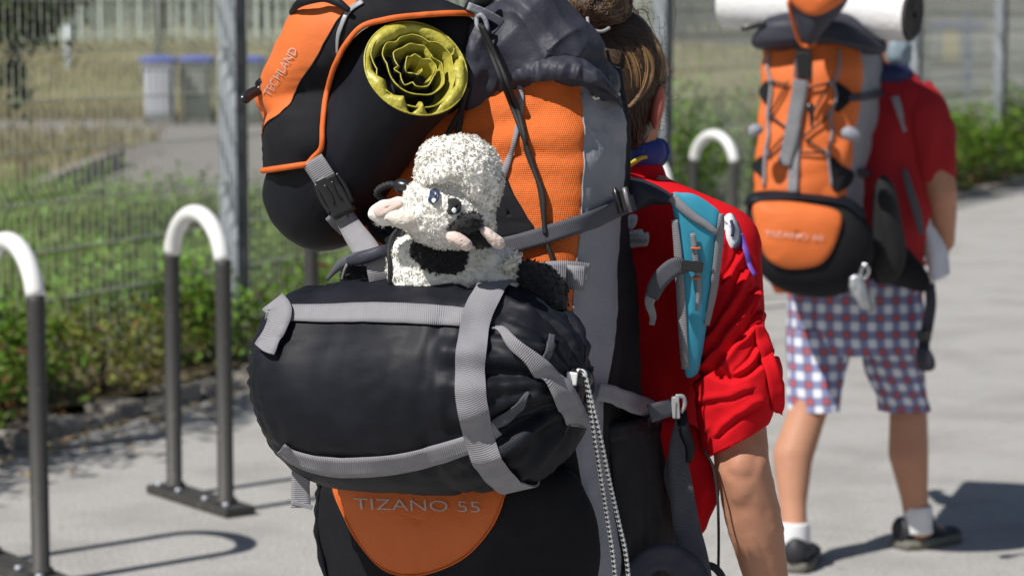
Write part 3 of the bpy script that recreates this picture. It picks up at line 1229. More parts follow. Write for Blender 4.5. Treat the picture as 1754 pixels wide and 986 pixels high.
prow = displace(prow, pack_disp, True)
iS = min(range(len(ys)), key=lambda k: abs(ys[k] - 610))
front = sheet('orange_front_panel', cut(prow[:iS + 1], 0, nF), orange, BP)
lowf = sheet('black_lower_panel', cut(prow[iS:], 0, nF), black, BP)
side = sheet('grey_side_panel', cut(prow, nF, nF + nG), grey_panel, BP)
blk = sheet('black_side_panel', cut(prow, nF + nG, nF + nG + nB), black, BP)
back = sheet('back_panel', cut(prow, nF + nG + nB, len(prow[0])), black, BP)
seam1 = [r[nF] for r in prow]
tube('seam_piping', [p - EDEP * .0005 for p in seam1[4:60]], .0018, grey_panel, BP, n=6)
tree_all = bvh(front, lowf, side, blk, back)
CR = CAMP


def laid0(path, tree, off):
    out = []
    for q in path:
        h, n = cast(tree, *q)
        out.append(h - ray(*q).normalized() * off if h is not None else P(q[0], q[1], 3.75))
    return out


# top closure under the throat
top0 = prow[0]
ctop = sum(top0, V()) / len(top0)
sheet('top_gusset', [top0] + [[ctop + (p - ctop) * f + V((0, 0, .05 * (1 - f))) for p in top0] for f in (.8, .5, .2, .02)], throat, BP, closed=True)
bot = prow[-1]
cb = sum(bot, V()) / len(bot)
sheet('base_panel', [bot] + [[cb + (p - cb) * f - V((0, 0, .05 * (1 - f))) for p in bot] for f in (.7, .3, .02)], black, BP, closed=True)

# gathered collar and bulging extension
def collar_rows():
    topc = crom([(800, 165), (822, 128), (850, 112), (885, 100), (930, 92), (985, 97), (1028, 122), (1052, 158), (1066, 178)], 120)
    botc = crom([(788, 210), (820, 172), (852, 153), (890, 142), (935, 139), (985, 137), (1020, 146), (1048, 163), (1066, 186)], 120)
    rows_ = []
    for k in range(120):
        t = k / 119
        dd = 3.705 + .11 * (1 - sm(0, .65, t)) * .9 + .10 * sm(.72, 1, t)
        r_ = []
        for q in range(13):
            u = q / 12
            bul = .016 * math.sin(math.pi * u)
            d_ = dd + .03 * u * (1) - bul
            x = botc[k][0] + (topc[k][0] - botc[k][0]) * u
            y = botc[k][1] + (topc[k][1] - botc[k][1]) * u
            r_.append(P(x, y, d_ - .012))
        for q in (1, 2, 3):
            r_.append(P(topc[k][0], topc[k][1] + 6 * q, dd + .03 + .02 * q))
        rows_.append(r_)
    return rows_


cr = collar_rows()
if normals(cr)[60][6].dot(CAMP - cr[60][6]) < 0:
    cr = cr[::-1]
cr = displace(cr, lambda p, i, j: (.0065 * fold(p, V((0.15, 0, 1)).normalized(), 62, 9, 4) + .003 * nz(p, 50)) * (.25 + .75 * math.sin(math.pi * min(1, j / 12))))
sheet('gathered_collar', cr, throat, BP)
thr_f = lambda p, i, j: .011 * fold(p, V((.62, .1, .78)).normalized(), 15, 3.2, 11) + .006 * fold(p, V((-.6, 0, .8)).normalized(), 26, 5, 3) + .003 * nz(p, 45, 2)
pillow('throat_extension', [(828, 120), (822, 70), (842, 34), (868, 4), (890, -26), (925, -30), (955, -2), (988, 36), (1020, 74), (1030, 112), (1048, 150), (1020, 165), (930, 160), (860, 165)], (935, 85), 3.80, .075, .09, throat, BP, nr=30, nth=150, disp=thr_f)
pillow('crumpled_flap', [(800, 190), (795, 140), (797, 95), (806, 58), (818, 32), (838, 34), (850, 70), (858, 110), (852, 150), (830, 172)], (826, 110), 3.765, .03, .03, throat, BP, nr=20, nth=90,
       disp=lambda p, i, j: .008 * fold(p, V((.1, 0, 1)), 40, 12, 6) + .004 * nz(p, 50, 1))
band('top_webbing', [(800, 10, 3.72), (830, 22, 3.73), (862, 40, 3.75), (876, 52, 3.77)], 14, tree_all, grey_panel, BP, n=14)
pillow('lid_loop', [(795, 18), (800, 2), (812, -12), (838, -14), (846, 0), (830, 14), (810, 20)], (818, 2), 3.74, .015, .015, black_nylon, BP)

# black bottom pocket and its orange patch
pk_out = [(556, 818), (620, 800), (800, 800), (960, 800), (1008, 850), (1026, 920), (1024, 985), (1000, 1070), (900, 1120), (760, 1130), (640, 1105), (575, 1030), (546, 930), (544, 860)]


def pdepth(off):
    def f(x, y):
        y = min(max(y, 130), 1170)
        xl, xc, xg, xr, dc = tab(T1, y)
        C = P(xc, y, dc)
        return on_line(C, -ELAT, min(x, xc + 25), y).y - off
    return f


pk = pillow('bottom_pocket', pk_out, (780, 960), pdepth(.015), .075, .02, black, BP, nr=22, nth=110, pf=3.2, disp=lambda p, i, j: .003 * nz(p, 12, 5) + .002 * fold(p, V((0, 0, 1)), 30, 6, 2))
pk_t = bvh(pk)
patch('orange_patch', [(572, 824), (640, 812), (720, 810), (800, 812), (866, 826), (860, 862), (840, 905), (800, 950), (750, 976), (700, 985), (655, 973), (615, 930), (590, 885)], (718, 890), pk_t, M('orange_patch_cloth', (.62, .13, .018), .6, var=.1, bump=.25, bs=300, weave=.4, ws=(500, 500)), BP, off=.002, puff=.002, nr=14, nth=72, thick=.004)
tube('patch_piping', laid0([(572, 824), (575, 850), (590, 885), (615, 930), (655, 973), (700, 985), (750, 976), (800, 950), (840, 905), (860, 862), (866, 826)], pk_t, .004), .0013, orange_trim, BP, n=6, res=90)
text_on('lettering', 'TIZANO 55', (606, 871), (43.5, 1.2), (-2.4, -27), bvh(pk, bpy.data.objects['orange_patch']), letter_grey, BP, off=.005)
tube('pocket_piping', [P(x, y, pdepth(.03)(x, y)) for x, y in [(549, 822), (545, 860), (546, 930), (575, 1030), (640, 1105)]], .005, black_nylon, BP, n=8, res=40, disp=lambda p, i, j: .0015 * math.sin(i * 1.2))

# stretch side pocket (black) with its hem
T2 = [(742, 1034, 1120), (800, 1040, 1134), (880, 1052, 1160), (960, 1066, 1172), (1060, 1066, 1172), (1150, 1040, 1130)]
rows = []
for y in np.linspace(742, 1150, 40):
    xa, xb = tab(T2, y)
    r_ = []
    dA = on_line(P(tab(T1, y)[1], y, tab(T1, y)[4]), EDEP, xa, y)
    dB = on_line(P(tab(T1, y)[1], y, tab(T1, y)[4]), EDEP, xb, y)
    for k in range(26):
        t = k / 25
        r_.append(dA + (dB - dA) * t + (ELAT * .9 - EDEP * .3) * (.03 * math.sin(math.pi * t) ** .7 + .006))
    rows.append(r_)
rows = displace(facing(rows), lambda p, i, j: .004 * fold(p, V((0, 0, 1)), 40, 5, 3) + .002 * nz(p, 40))
sp = sheet('mesh_side_pocket', rows, black_mesh, BP, thick=.002)
sheet('pocket_hem', [[p + (ELAT * .5 - EDEP) * .003 for p in r] for r in rows[:4]] if rows[0][0].z > rows[-1][0].z else [[p + (ELAT * .5 - EDEP) * .003 for p in r] for r in rows[-4:]], black_nylon, BP, thick=.003)

# ------------------------------------------------------------------ rolled sleeping mat under the lid
A3, B3 = P(712, 118, 3.69), P(548, 333, 3.86)
axis = (B3 - A3).normalized()
mat_r = root('rolled_mat', B3, 'rolled sleeping mat, black outside with a crumpled yellow spiral end', 'sleeping mat')
pts, rad = [], []
for t, r_ in ((0, .0755), (.1, .0745), (.3, .071), (.6, .079), (.85, .087), (.95, .088), (1.05, .085), (1.13, .076), (1.18, .06), (1.2, .03), (1.205, .004)):
    pts.append(A3 + (B3 - A3) * t)
    rad.append(r_)
c = crom([tuple(p) + (r_,) for p, r_ in zip(pts, rad)], 60)
rr = tube_rows([V(q[:3]) for q in c], [max(.002, q[3]) for q in c], 72)
axc = (axis * .55 + V((-.05, .8, -.25)) * .6).normalized()     # the mouth is turned towards the path
for k in range(60):
    w_ = 1 - sm(0, .45, k / 59)
    q_ = axis.rotation_difference(axis.lerp(axc, w_).normalized())
    c_ = V(c[k][:3])
    rr[k] = [c_ + q_ @ (p - c_) for p in rr[k]]
rr = displace(rr, lambda p, i, j: .003 * nz(p, 12, 3) + .0014 * fold(p, axis, 30, 5, 3), True)
roll = sheet('outer_cover', rr, black_nylon, mat_r, closed=True)
# spiral end: wavy sheets, yellow inside and black outside
axis0, axis = axis, axc
e1 = axis.orthogonal().normalized()
e2 = axis.cross(e1)


def sp_pt(th, r_, h):
    return A3 + e1 * (math.cos(th) * r_) + e2 * (math.sin(th) * r_) - axis * h


turns, NSP = 3.9, 330
front_e, back_e = [], []
def kinks(lo, hi, amp):
    a, out = 0, []
    while a < turns * 6.2832 + 3:
        out.append((a, random.uniform(-1, 1) * amp))
        a += random.uniform(lo, hi)
    return np.array(out)


kf, kb = kinks(.16, .62, 1), kinks(.2, .7, 1)
for k in range(NSP):
    t = k / (NSP - 1)
    th = t * turns * 2 * math.pi + 1
    r0 = .007 + (.0685 - .007) * t ** .9
    amp = .0065 * min(1, t * 2.4 + .15)
    w1 = noise.noise(V((math.cos(th) * 2.3, math.sin(th) * 2.3, t * 9)))
    w2 = 1 - 2 * abs(noise.noise(V((math.cos(th) * 1.7 + t * 6, math.sin(th) * 1.7, 2.2)))) ** .7
    rf = max(.004, r0 + .0062 * min(1, t * 2 + .2) * np.interp(th, kf[:, 0], kf[:, 1]) * 1.2 + .002 * w1)
    front_e.append((th, rf, .004 + .004 * w1))
    back_e.append((th, max(.003, rf - .0125 * min(1, .35 + t) + .0085 * np.interp(th, kb[:, 0], kb[:, 1]) * min(1, t * 2)), -.03))
for nm, m_, o_ in (('yellow_skin', yellow, 0.0), ('black_skin', mat_black, .0016)):
    rws = []
    for (th, rf, h), (_, rb, hb) in zip(front_e, back_e):
        rws.append([sp_pt(th, rf + o_ + (rb - rf) * q / 6 + .0016 * math.sin(q * 1.3 + th * 2.3), h - (.0006 if o_ else 0) + (hb - h) * q / 6) for q in range(7)])
    sheet(nm, rws, m_, mat_r)
tube('skin_edge', [sp_pt(th, rf + .0006, h) for th, rf, h in front_e], .0011, yellow, mat_r, n=5)
# outermost ring: puckered yellow rim
rimk = kinks(.14, .5, 1.9)
rimk[np.abs(rimk[:, 0] - 6.28) < .4, 1] = rimk[0, 1]
rws = []
for k in range(200):
    th = 2 * math.pi * k / 200
    pk_ = np.interp(th, rimk[:, 0], rimk[:, 1])
    st = 0
    rws.append([sp_pt(th, .0765 - .002 * u + -.0 + (-.017 - .0055 * pk_) * u + .003 * st * math.sin(math.pi * u), .002 + .011 * math.sin(math.pi * u * .8) * (1 + .6 * pk_) - .014 * u - .009 * st * (u > 0)) for u in [q / 9 for q in range(10)]])
rws.append(rws[0])
sheet('yellow_rim', rws, yellow, mat_r)
tube('rim_edge', [r_[0] for r_ in rws], .0014, yellow, mat_r, n=5)
sheet('dark_core', [[sp_pt(2 * math.pi * k / 60, r_, -.028) for k in range(60)] for r_ in (.074, .04, .002)], mat_black, mat_r, closed=True)

# ------------------------------------------------------------------ lid
O_ = [(452, 292), (451, 250), (448, 213), (438, 184), (443, 150), (457, 108), (478, 58), (506, 15), (556, -18), (640, -34), (720, -14), (785, 10), (812, 20)]
I_ = [(528, 281), (550, 255), (553, 215), (558, 172), (566, 135), (576, 108), (592, 77), (620, 46), (660, 34), (690, 29), (720, 26), (770, 23), (812, 24)]
B_ = [(452, 292), (451, 250), (456, 214), (500, 186), (517, 152), (537, 108), (560, 62), (588, 20), (612, -2), (650, -25), (720, -14), (785, 10), (812, 20)]
dI_ = [3.84, 3.83, 3.82, 3.80, 3.78, 3.76, 3.75, 3.745, 3.745, 3.745, 3.75, 3.76, 3.78]
NS, NT = 110, 22
Oc, Ic, Bc = crom(O_, NS), crom(I_, NS), crom(B_, NS)
Dc = crom([(d,) for d in dI_], NS)
rl_t = bvh(roll)
for k in range(NS):
    best = Dc[k][0]
    for f_ in (0, .25, .5, .75):
        h, n = cast(rl_t, Ic[k][0] + (Oc[k][0] - Ic[k][0]) * f_, Ic[k][1] + (Oc[k][1] - Ic[k][1]) * f_)
        if h is not None:
            best = min(best, h.y + .026 - .10 * (1 - math.cos(math.asin(f_))))
    Dc[k][0] = best
Dc[:, 0] = np.convolve(np.pad(Dc[:, 0], 4, mode='edge'), np.ones(9) / 9, 'valid')
lrows = []
tb_ = []
for k in range(NS):
    o, i_, b_ = Oc[k], Ic[k], Bc[k]
    L_ = math.hypot(*(o - i_)) + 1e-6
    fb_ = min(.985, math.hypot(*(b_ - i_)) / L_)
    tb = math.asin(fb_) / (math.pi / 2)
    nb_ = 12
    ts = [tb * q / nb_ for q in range(nb_ + 1)] + [tb + (1.35 - tb) * q / (NT - nb_) for q in range(1, NT - nb_ + 1)]
    r_ = []
    for t in ts:
        a = t * math.pi / 2
        x = i_[0] + (o[0] - i_[0]) * math.sin(a)
        y = i_[1] + (o[1] - i_[1]) * math.sin(a)
        r_.append(P(x, y, Dc[k][0] - .03 + .10 * (1 - math.cos(a))))
    lrows.append(r_)
if normals(lrows)[50][4].dot(CAMP - lrows[50][4]) < 0:
    sgn = -1
else:
    sgn = 1
lrows = displace(lrows, lambda p, i, j: sgn * (.004 * nz(p, 14, 4) + .0022 * fold(p, V((-.5, 0, .8)).normalized(), 30, 7, 9) + (.012 * math.exp(-((i - 24) / 5.0) ** 2) * (1 if j > 12 else 0) * (-1)) * math.exp(-((j - 17) / 3.) ** 2)))
LID = root('backpack_lid', P(640, 120, 3.6), '', '', None)
bpy.data.objects.remove(LID)
lid = sheet('lid', [r[:13] for r in lrows] if sgn > 0 else [r[:13][::-1] for r in lrows], black, BP, thick=.003)
lo = [r[12:] for r in lrows][14:88]
lid_or = sheet('lid_orange_panel', lo if sgn > 0 else [r[::-1] for r in lo], orange_plain, BP)
lo2 = [r[12:] for r in lrows]
for nm, a, b in (('lid_back', 0, 15), ('lid_back', 87, NS)):
    q = lo2[a:b]
    sheet(nm, q if sgn > 0 else [r[::-1] for r in q], black, BP)
tube('lid_seam', [r[12] for r in lrows][14:88], .0016, black, BP, n=6)
trim = [r[0] for r in lrows]
bot_edge = [q - V((0, .003, 0)) for q in lrows[0][::-1]][6:]
tube('lid_trim', bot_edge + [p - V((0, .004, 0)) for p in trim[2:]], .0046, orange_trim, BP, n=8, res=150, flat=.8)
pillow('lid_lining', [(556, 225), (572, 120), (594, 80), (625, 50), (662, 37), (722, 29), (800, 27), (814, 60), (808, 130), (780, 190), (700, 210), (620, 270)], (690, 120), 3.76, .02, .06, black, BP, nr=12, nth=80)
ltree = bvh(lid, lid_or)
band('reflective_piping', [(622, 4), (600, 18), (588, 38), (580, 62), (577, 92)], [8, 8, 7, 6, 3], ltree, M('silver_piping', (.3, .31, .33), .35, var=.1), BP, off=.002, n=30)
tube('grab_handle', [P(498, 22, 3.79), P(510, 8, 3.755), P(530, 0, 3.735), P(556, -4, 3.725), P(578, 4, 3.715), P(598, 18, 3.71)], [.004, .0065, .007, .007, .0065, .004], black_nylon, BP, n=10, res=40, flat=.7)
text_on('lettering', 'TECHLAND', (461, 167), (9.4, -15.6), (-17.5, -10), ltree, letter_grey, BP, off=.004)

# strap and buckle that hold the roll
rt = bvh(roll, front, side, blk)
band('lid_strap', [(540, 272), (552, 290), (562, 306)], 38, rt, webbing, BP, off=.008)
bq = cast(bvh(roll), 573, 333)[0] - ray(573, 333).normalized() * .012
bz = (P(600, 380, 3.76) - P(548, 282, 3.75)).normalized()
bx = V((bz.z, 0, -bz.x)).normalized()
if bx.x < 0:
    bx = -bx
by = bz.cross(bx).normalized()
rbk = rbox('side_release_buckle', bq, bx * .0165, by * .006, bz * .031, plastic, BP, r=.5, seg=3)
for sx in (-1, 1):
    tube('buckle_prong', [bq + bx * (.017 * sx) - bz * .026, bq + bx * (.0195 * sx) - bz * .002, bq + bx * (.0175 * sx) + bz * .022], .0042, plastic, rbk, n=8, res=14)
    tube('buckle_rib', [bq + bx * (.006 * sx) - by * .0065 - bz * .02, bq + bx * (.004 * sx) - by * .0075, bq + bx * (.007 * sx) - by * .0065 + bz * .012], .0018, plastic, rbk, n=6, res=10)
    tube('buckle_rib', [bq + by * .0065 + bx * (.006 * sx) - bz * .02, bq + bx * (.004 * sx) + by * .0075, bq + bx * (.007 * sx) + by * .0065 + bz * .012], .0018, plastic, rbk, n=6, res=10)
tube('buckle_bar', [bq + bx * .018 + bz * .030, bq - bx * .018 + bz * .030], .0045, plastic, rbk, n=8)
band('lid_strap', [(570, 350), (583, 366), (592, 377)], 30, rt, webbing, BP, off=.022, n=8)
band('lid_strap', [(588, 366, 3.75), (603, 392, 3.74), (622, 420, 3.71), (634, 440, 3.67)], [34, 38, 44, 46], rt, webbing, BP, n=20)
tube('strap_fold', [P(596, 448, 3.63), P(620, 442, 3.615), P(650, 432, 3.61), P(672, 424, 3.62)], [.006, .009, .009, .007], throat, BP, n=10, res=24, flat=.6)
band('lid_strap', [(648, 436, 3.63), (652, 462, 3.62), (658, 492, 3.63)], [42, 46, 44], rt, webbing, BP, n=14)
tube('side_strap', [P(560, 478, 3.70), P(580, 455, 3.68), P(600, 444, 3.66), P(630, 434, 3.65)], [.003, .007, .008, .006], webbing_dark, BP, n=8, res=24, flat=.5)
tube('side_strap', [P(586, 478, 3.68), P(592, 458, 3.66), P(600, 446, 3.65)], .0035, webbing, BP, n=6, res=16, flat=.5)

# daisy chain tape, dark wedge, compression strap, cords on the orange panel
ft = bvh(front, side, blk)
band('daisy_chain', [(890, 142), (893, 170), (889, 210), (881, 245), (870, 280), (858, 308)], [6, 10, 9, 8, 11, 16], ft, webbing, BP, off=.003, n=50, across=3)
patch('black_wedge', [(850, 318), (862, 300), (880, 335), (900, 370), (914, 396), (885, 402), (852, 404), (846, 360)], (872, 365), ft, black, BP, off=.006)
band('compression_strap', [(852, 424), (900, 413), (960, 394), (1010, 375), (1050, 357), (1078, 345)], [30, 31, 31, 30, 29, 28], ft, webbing_dark, BP, off=.008, n=60, wob=.001)
cb_ = P(1066, 343, 3.72)
lb = rbox('ladder_buckle', cb_, V((.011, -.003, .004)), V((.0, .006, 0)), V((-.004, 0, .017)), plastic, BP, r=.4, seg=2)
for sx in (-.007, .007):
    tube('buckle_bar', [cb_ + V((sx - .005, -.009, .019)), cb_ + V((sx + .004, -.009, -.017))], .0032, M('worn_plastic', (.16, .16, .17), .3) if sx > 0 else plastic, lb, n=8)
band('webbing_tab', [(918, 462), (950, 462), (980, 464), (1000, 468)], [24, 32, 36, 38], ft, webbing, BP, off=.012, n=16)
band('webbing_tab', [(972, 474, 3.635), (986, 475, 3.628), (1000, 476, 3.632)], [42, 42, 42], ft, webbing, BP, n=8)
cordpath = [(822, 42, 3.71), (840, 90, 3.72), (858, 135, 3.70), (876, 180), (893, 225), (910, 275), (924, 320), (931, 372), (934, 398)]
def laid(path, tree, off):
    out = []
    for q in path:
        if len(q) > 2:
            out.append(P(*q))
        else:
            h, n = cast(tree, *q)
            out.append(h - ray(*q).normalized() * off if h is not None else P(q[0], q[1], 3.68))
    return out


tube('drawcord', laid(cordpath, ft, .008), .0036, cord_black, BP, n=8, res=90)
tube('drawcord', laid([(826, 44, 3.71), (850, 98, 3.715), (868, 140, 3.70), (886, 185), (898, 232), (903, 262), (918, 300), (930, 335), (932, 380), (934, 400)], ft, .010), .0036, cord_black, BP, n=8, res=90)
tube('drawcord', laid([(932, 398), (938, 420), (946, 444), (950, 455)], ft, .006), .0034, cord_black, BP, n=8, res=24)
tube('drawcord', laid([(800, 148, 3.72), (793, 175, 3.73), (788, 205, 3.75), (783, 232)], ft, .006), .0045, cord_black, BP, n=8, res=30)
tube('drawcord', laid([(790, 190, 3.74), (778, 210, 3.75), (764, 235)], ft, .006), .004, cord_black, BP, n=8, res=30)
tube('cord_eyelet', [P(816, 30, 3.725), P(824, 26, 3.72), P(832, 36, 3.72), P(834, 50, 3.72), P(826, 54, 3.72), P(818, 46, 3.72), P(816, 30, 3.725)], .0035, grey_panel, BP, n=8, res=40)
# two small specks of white lint on the grey panel
st_ = bvh(side)
for x, y, s in ((1019, 167, 5), (1044, 159, 7), (1056, 163, 5)):
    h, n = cast(bvh(front, side, blk), x, y)
    if h is not None:
        patch('lint_spot', [(x - s, y), (x, y - s), (x + s, y + 1), (x + 1, y + s)], (x, y), bvh(front, side, blk), white_fleece, BP, off=.003, nr=3, nth=16, thick=.002)

# shoulder harness: load lifter yoke, padded strap, hip straps
pillow('load_lifter', [(1070, 306), (1095, 308), (1125, 320), (1150, 336), (1152, 350), (1120, 350), (1086, 362), (1072, 350)], (1105, 334), 3.89, .02, .03, throat, BP, nr=10, nth=60, disp=lambda p, i, j: .002 * nz(p, 40))
band('load_lifter_edge', [(1072, 304, 3.87), (1100, 309, 3.86), (1128, 321, 3.86), (1152, 336, 3.85)], 5, ft, webbing, BP, n=20, across=3)
STR = pillow('shoulder_strap', [(1150, 334), (1168, 330), (1190, 333), (1215, 348), (1233, 366), (1231, 400), (1225, 450), (1218, 510), (1210, 560), (1202, 610), (1194, 640), (1174, 642), (1170, 580), (1164, 500), (1160, 430), (1156, 380)], (1195, 450), lambda x, y: 3.828 + .0002 * (y - 450), .016, .02, turquoise, BP, nr=12, nth=110)
stt = bvh(STR)
band('strap_edging', [(1152, 336), (1166, 352), (1190, 372), (1210, 385), (1226, 398)], [14, 15, 14, 12, 10], stt, webbing, STR, off=.003, n=30, across=3)
band('strap_edging', [(1233, 366), (1231, 400), (1226, 450), (1218, 505), (1208, 555)], [8, 13, 13, 12, 8], stt, webbing, STR, off=.003, n=36, across=3)
band('strap_edging', [(1158, 375), (1163, 430), (1167, 490), (1171, 560), (1175, 630)], [10, 13, 15, 15, 12], stt, webbing, STR, off=.003, n=36, across=3)
band('strap_webbing', [(1186, 398), (1190, 430), (1194, 462), (1196, 500), (1193, 530)], [9, 10, 11, 8, 6], stt, webbing, STR, off=.005, n=30, across=3)
for y in (422, 473):
    band('stitching', [(1183, y), (1190, y + 1), (1199, y)], 3, stt, orange_plain, STR, off=.008, n=8, across=3)
rbox('strap_slider', P(1186, 456, 3.80), V((.016, 0, -.002)), V((0, .004, 0)), V((.001, 0, .008)), plastic, STR, r=.5)
band('adjuster_webbing', [(1172, 452, 3.817), (1150, 460, 3.812), (1128, 482, 3.815), (1116, 508, 3.825)], [30, 32, 30, 24], ft, webbing_dark, BP, n=26)
band('adjuster_webbing', [(1118, 500, 3.822), (1112, 518, 3.83), (1118, 540, 3.84), (1116, 556, 3.84)], [22, 16, 12, 9], ft, webbing, BP, n=20)
band('hip_strap', [(1008, 668, 3.66), (1040, 676), (1080, 694), (1112, 708)], [32, 33, 33, 33], ft, webbing, BP, off=.02, n=30)
band('hip_strap', [(1110, 708, 3.80), (1130, 702, 3.815), (1152, 696, 3.83)], [32, 30, 28], ft, webbing_dark, BP, n=10)
hb = P(1157, 697, 3.825)
hq = rbox('strap_buckle', hb, V((.006, -.002, 0)), V((0, .006, 0)), V((-.001, 0, .017)), M('pale_buckle', (.3, .3, .31), .35), BP, r=.4)
tube('buckle_loop', [hb + V((0, -.004, .017)), hb + V((.011, -.002, .016)), hb + V((.014, 0, .004)), hb + V((.008, 0, -.008))], .0035, M('pale_plastic', (.28, .28, .29), .35), hq, n=8, res=16)
band('hanging_webbing', [(1166, 716, 3.86), (1160, 770, 3.87), (1166, 830, 3.86), (1176, 900, 3.85), (1190, 960, 3.84), (1202, 1030, 3.84)], [18, 30, 40, 46, 48, 48], ft, webbing_dark, BP, n=60, wob=.002)
band('hanging_webbing', [(1152, 768, 3.89), (1146, 810, 3.88), (1150, 850, 3.88)], [10, 18, 10], ft, webbing_dark, BP, n=20)
band('hip_belt', [(1066, 1010, 3.78), (1110, 960, 3.79), (1150, 955, 3.80), (1182, 985, 3.80), (1196, 1040, 3.80)], [40, 44, 50, 60, 60], ft, throat, BP, n=30, wob=.003)
tube('hip_tail', [P(1168, 705, 3.84), P(1172, 735, 3.83), P(1182, 765, 3.84), P(1180, 790, 3.85)], [.008, .009, .008, .005], black_nylon, BP, n=8, res=24, flat=.6)
tube('loose_cord', [P(1205, 770, 3.86), P(1222, 800, 3.86), P(1229, 850, 3.86), P(1231, 920, 3.86), P(1230, 1000, 3.86)], .0022, cord_black, BP, n=6, res=40)
tube('loose_cord', [P(1208, 966, 3.85), P(1225, 972, 3.85), P(1238, 990, 3.85), P(1246, 1020, 3.85)], .006, cord_black, BP, n=6, res=20)

# umbrella handle that sticks out under the lid
um = root('folded_umbrella', P(470, 140, 3.9), 'folded umbrella whose black handle sticks out left of the lid', 'umbrella')
tube('handle', [P(414, 176, 3.80), P(417, 171, 3.80), P(428, 162, 3.81), P(441, 155, 3.82)], [.0035, .0085, .0082, .0075], plastic, um, n=14, res=24)
tube('ferrule', [P(441, 155, 3.82), P(447, 150, 3.825)], .0055, M('chrome', (.5, .5, .5), .2, metal=1), um, n=12)
tube('folded_canopy', [P(447, 150, 3.825), P(500, 112, 3.87), P(560, 70, 3.93)], [.012, .018, .014], black_nylon, um, n=12, res=20)

# ------------------------------------------------------------------ black stuff sack (sleeping bag)
SBL, SBR = P(490, 652, 3.715), P(905, 655, 3.53)
sb = root('sleeping_bag', (SBL + SBR) / 2, 'black sleeping bag in a stuff sack strapped across the back of the orange pack', 'sleeping bag')
sax = (SBR - SBL).normalized()
L_ = (SBR - SBL).length
prof = [(-.032, .02), (-.028, .062), (-.012, .088), (.03, .114), (.10, .136), (.2, .148), (.4, .152), (.6, .154), (.72, .152), (.82, .146), (.9, .135), (.97, .122), (1.04, .105), (1.1, .085), (1.15, .06), (1.18, .035), (1.2, .012)]
NU, NP = 120, 140
c = crom(prof, NU)
pts = [SBL + sax * (L_ * q[0]) + V((0, 0, -.012 * max(0, q[0] - .6))) for q in c]
rr = tube_rows(pts, [max(.004, q[1]) for q in c], NP, ref=V((0, 0, 1)))
cent = pts


def sack_disp(p, i, j):
    u = c[i][0]
    th = 2 * math.pi * j / NP
    pl = sm(.74, 1.02, u) * (1 - sm(1.12, 1.2, u))
    pleat = math.sin(th * 11 + 3.5 * noise.noise(V((math.cos(th) * 1.5, math.sin(th) * 1.5, u * 3))) + u * 3)
    h = .009 * nz(p, 5.5, 2) + .003 * fold(p, V((0, .1, 1)).normalized(), 26, 5, 3) * (.5 + pl) + .0011 * fold(p, V((.3, .1, 1)).normalized(), 95, 22, 44) * sm(.0, .3, nz(p, 8, 60)) + .0016 * fold(p, V((1, -.4, .5)).normalized(), 70, 14, 48) * sm(.1, .4, nz(p, 7, 70)) - .009 * math.exp(-((u - .2) / .05) ** 2) * math.exp(-(min(th, 2 * math.pi - th) / .35) ** 2)
    h += pl * (.0085 * pleat + .014 * nz(p, 14, 6) + .004 * math.sin(th * 23 + 4 * nz(p, 9, 4)))
    le = sm(.09, -.0, u)
    h += le * .0022 * math.sin(th * 31 + 3 * noise.noise(V((math.cos(th) * 3, math.sin(th) * 3, 1)))) * (.4 + abs(noise.noise(V((math.cos(th) * 4, math.sin(th) * 4, 5)))) * 2)
    h += .0025 * fold(p, V((.2, 0, 1)).normalized(), 18, 3, 21) * sm(.45, .62, u)
    # fine drawn-in creases, dents along the straps
    h += .0022 * fold(p, (sax + V((0, 0, .25))).normalized(), 55, 7, 31) * sm(.15, .5, abs(nz(p, 6, 12)) * 2)
    h += .0026 * fold(p, V((0, -.1, 1)).normalized(), 48, 8, 14) * sm(.05, .35, nz(p, 5, 40))
    for t0 in (1.02, 2.25):
        dq = abs((th if t0 < 3 else th) - t0)
        dq = min(dq, abs(2 * math.pi - th - t0))
        h -= .0055 * math.exp(-(dq / .13) ** 2) * sm(.0, .1, u) * (1 - sm(.7, .85, u))
    h -= .006 * math.exp(-((u - .79 - .04 * math.cos(th)) / .035) ** 2)
    return h


rr = displace(rr, sack_disp, True)
sack = sheet('sack', rr, black_nylon, sb, closed=True, cap=True)
# the gathered mouth and the bulge of cloth beyond the closing strap
mo = pillow('gathered_mouth', [(930, 540), (960, 545), (985, 570), (1002, 615), (1006, 660), (1000, 715), (980, 762), (950, 790), (915, 780), (905, 700), (905, 610)], (955, 665), 3.56, .05, .07, black_nylon, sb, nr=24, nth=120,
            disp=lambda p, i, j: .008 * fold(p, V((.5, 0, .7)).normalized(), 24, 5, 5) + .004 * fold(p, V((.3, 0, 1)).normalized(), 45, 8, 9))
s_t = bvh(sack, mo)
band('long_strap', [(490, 538), (560, 539), (640, 537), (720, 540), (812, 546)], [26, 29, 32, 33, 32], s_t, webbing, sb, off=.004, n=60, wob=.0006)
band('long_strap', [(484, 764), (506, 780), (545, 792), (600, 797), (680, 791), (750, 775), (816, 753), (850, 730)], [20, 24, 30, 34, 34, 33, 30, 24], s_t, webbing, sb, off=.004, n=70, wob=.0006)
uu = np.array([q[0] for q in c])
ii = np.full(NP, np.nan)
nrm_ = normals(rr, True)
ysx = np.array([470, 484, 515, 560, 605, 650, 700, 750, 792, 822, 850])
xsx = np.array([866, 852, 832, 818, 811, 810, 814, 825, 842, 868, 892])
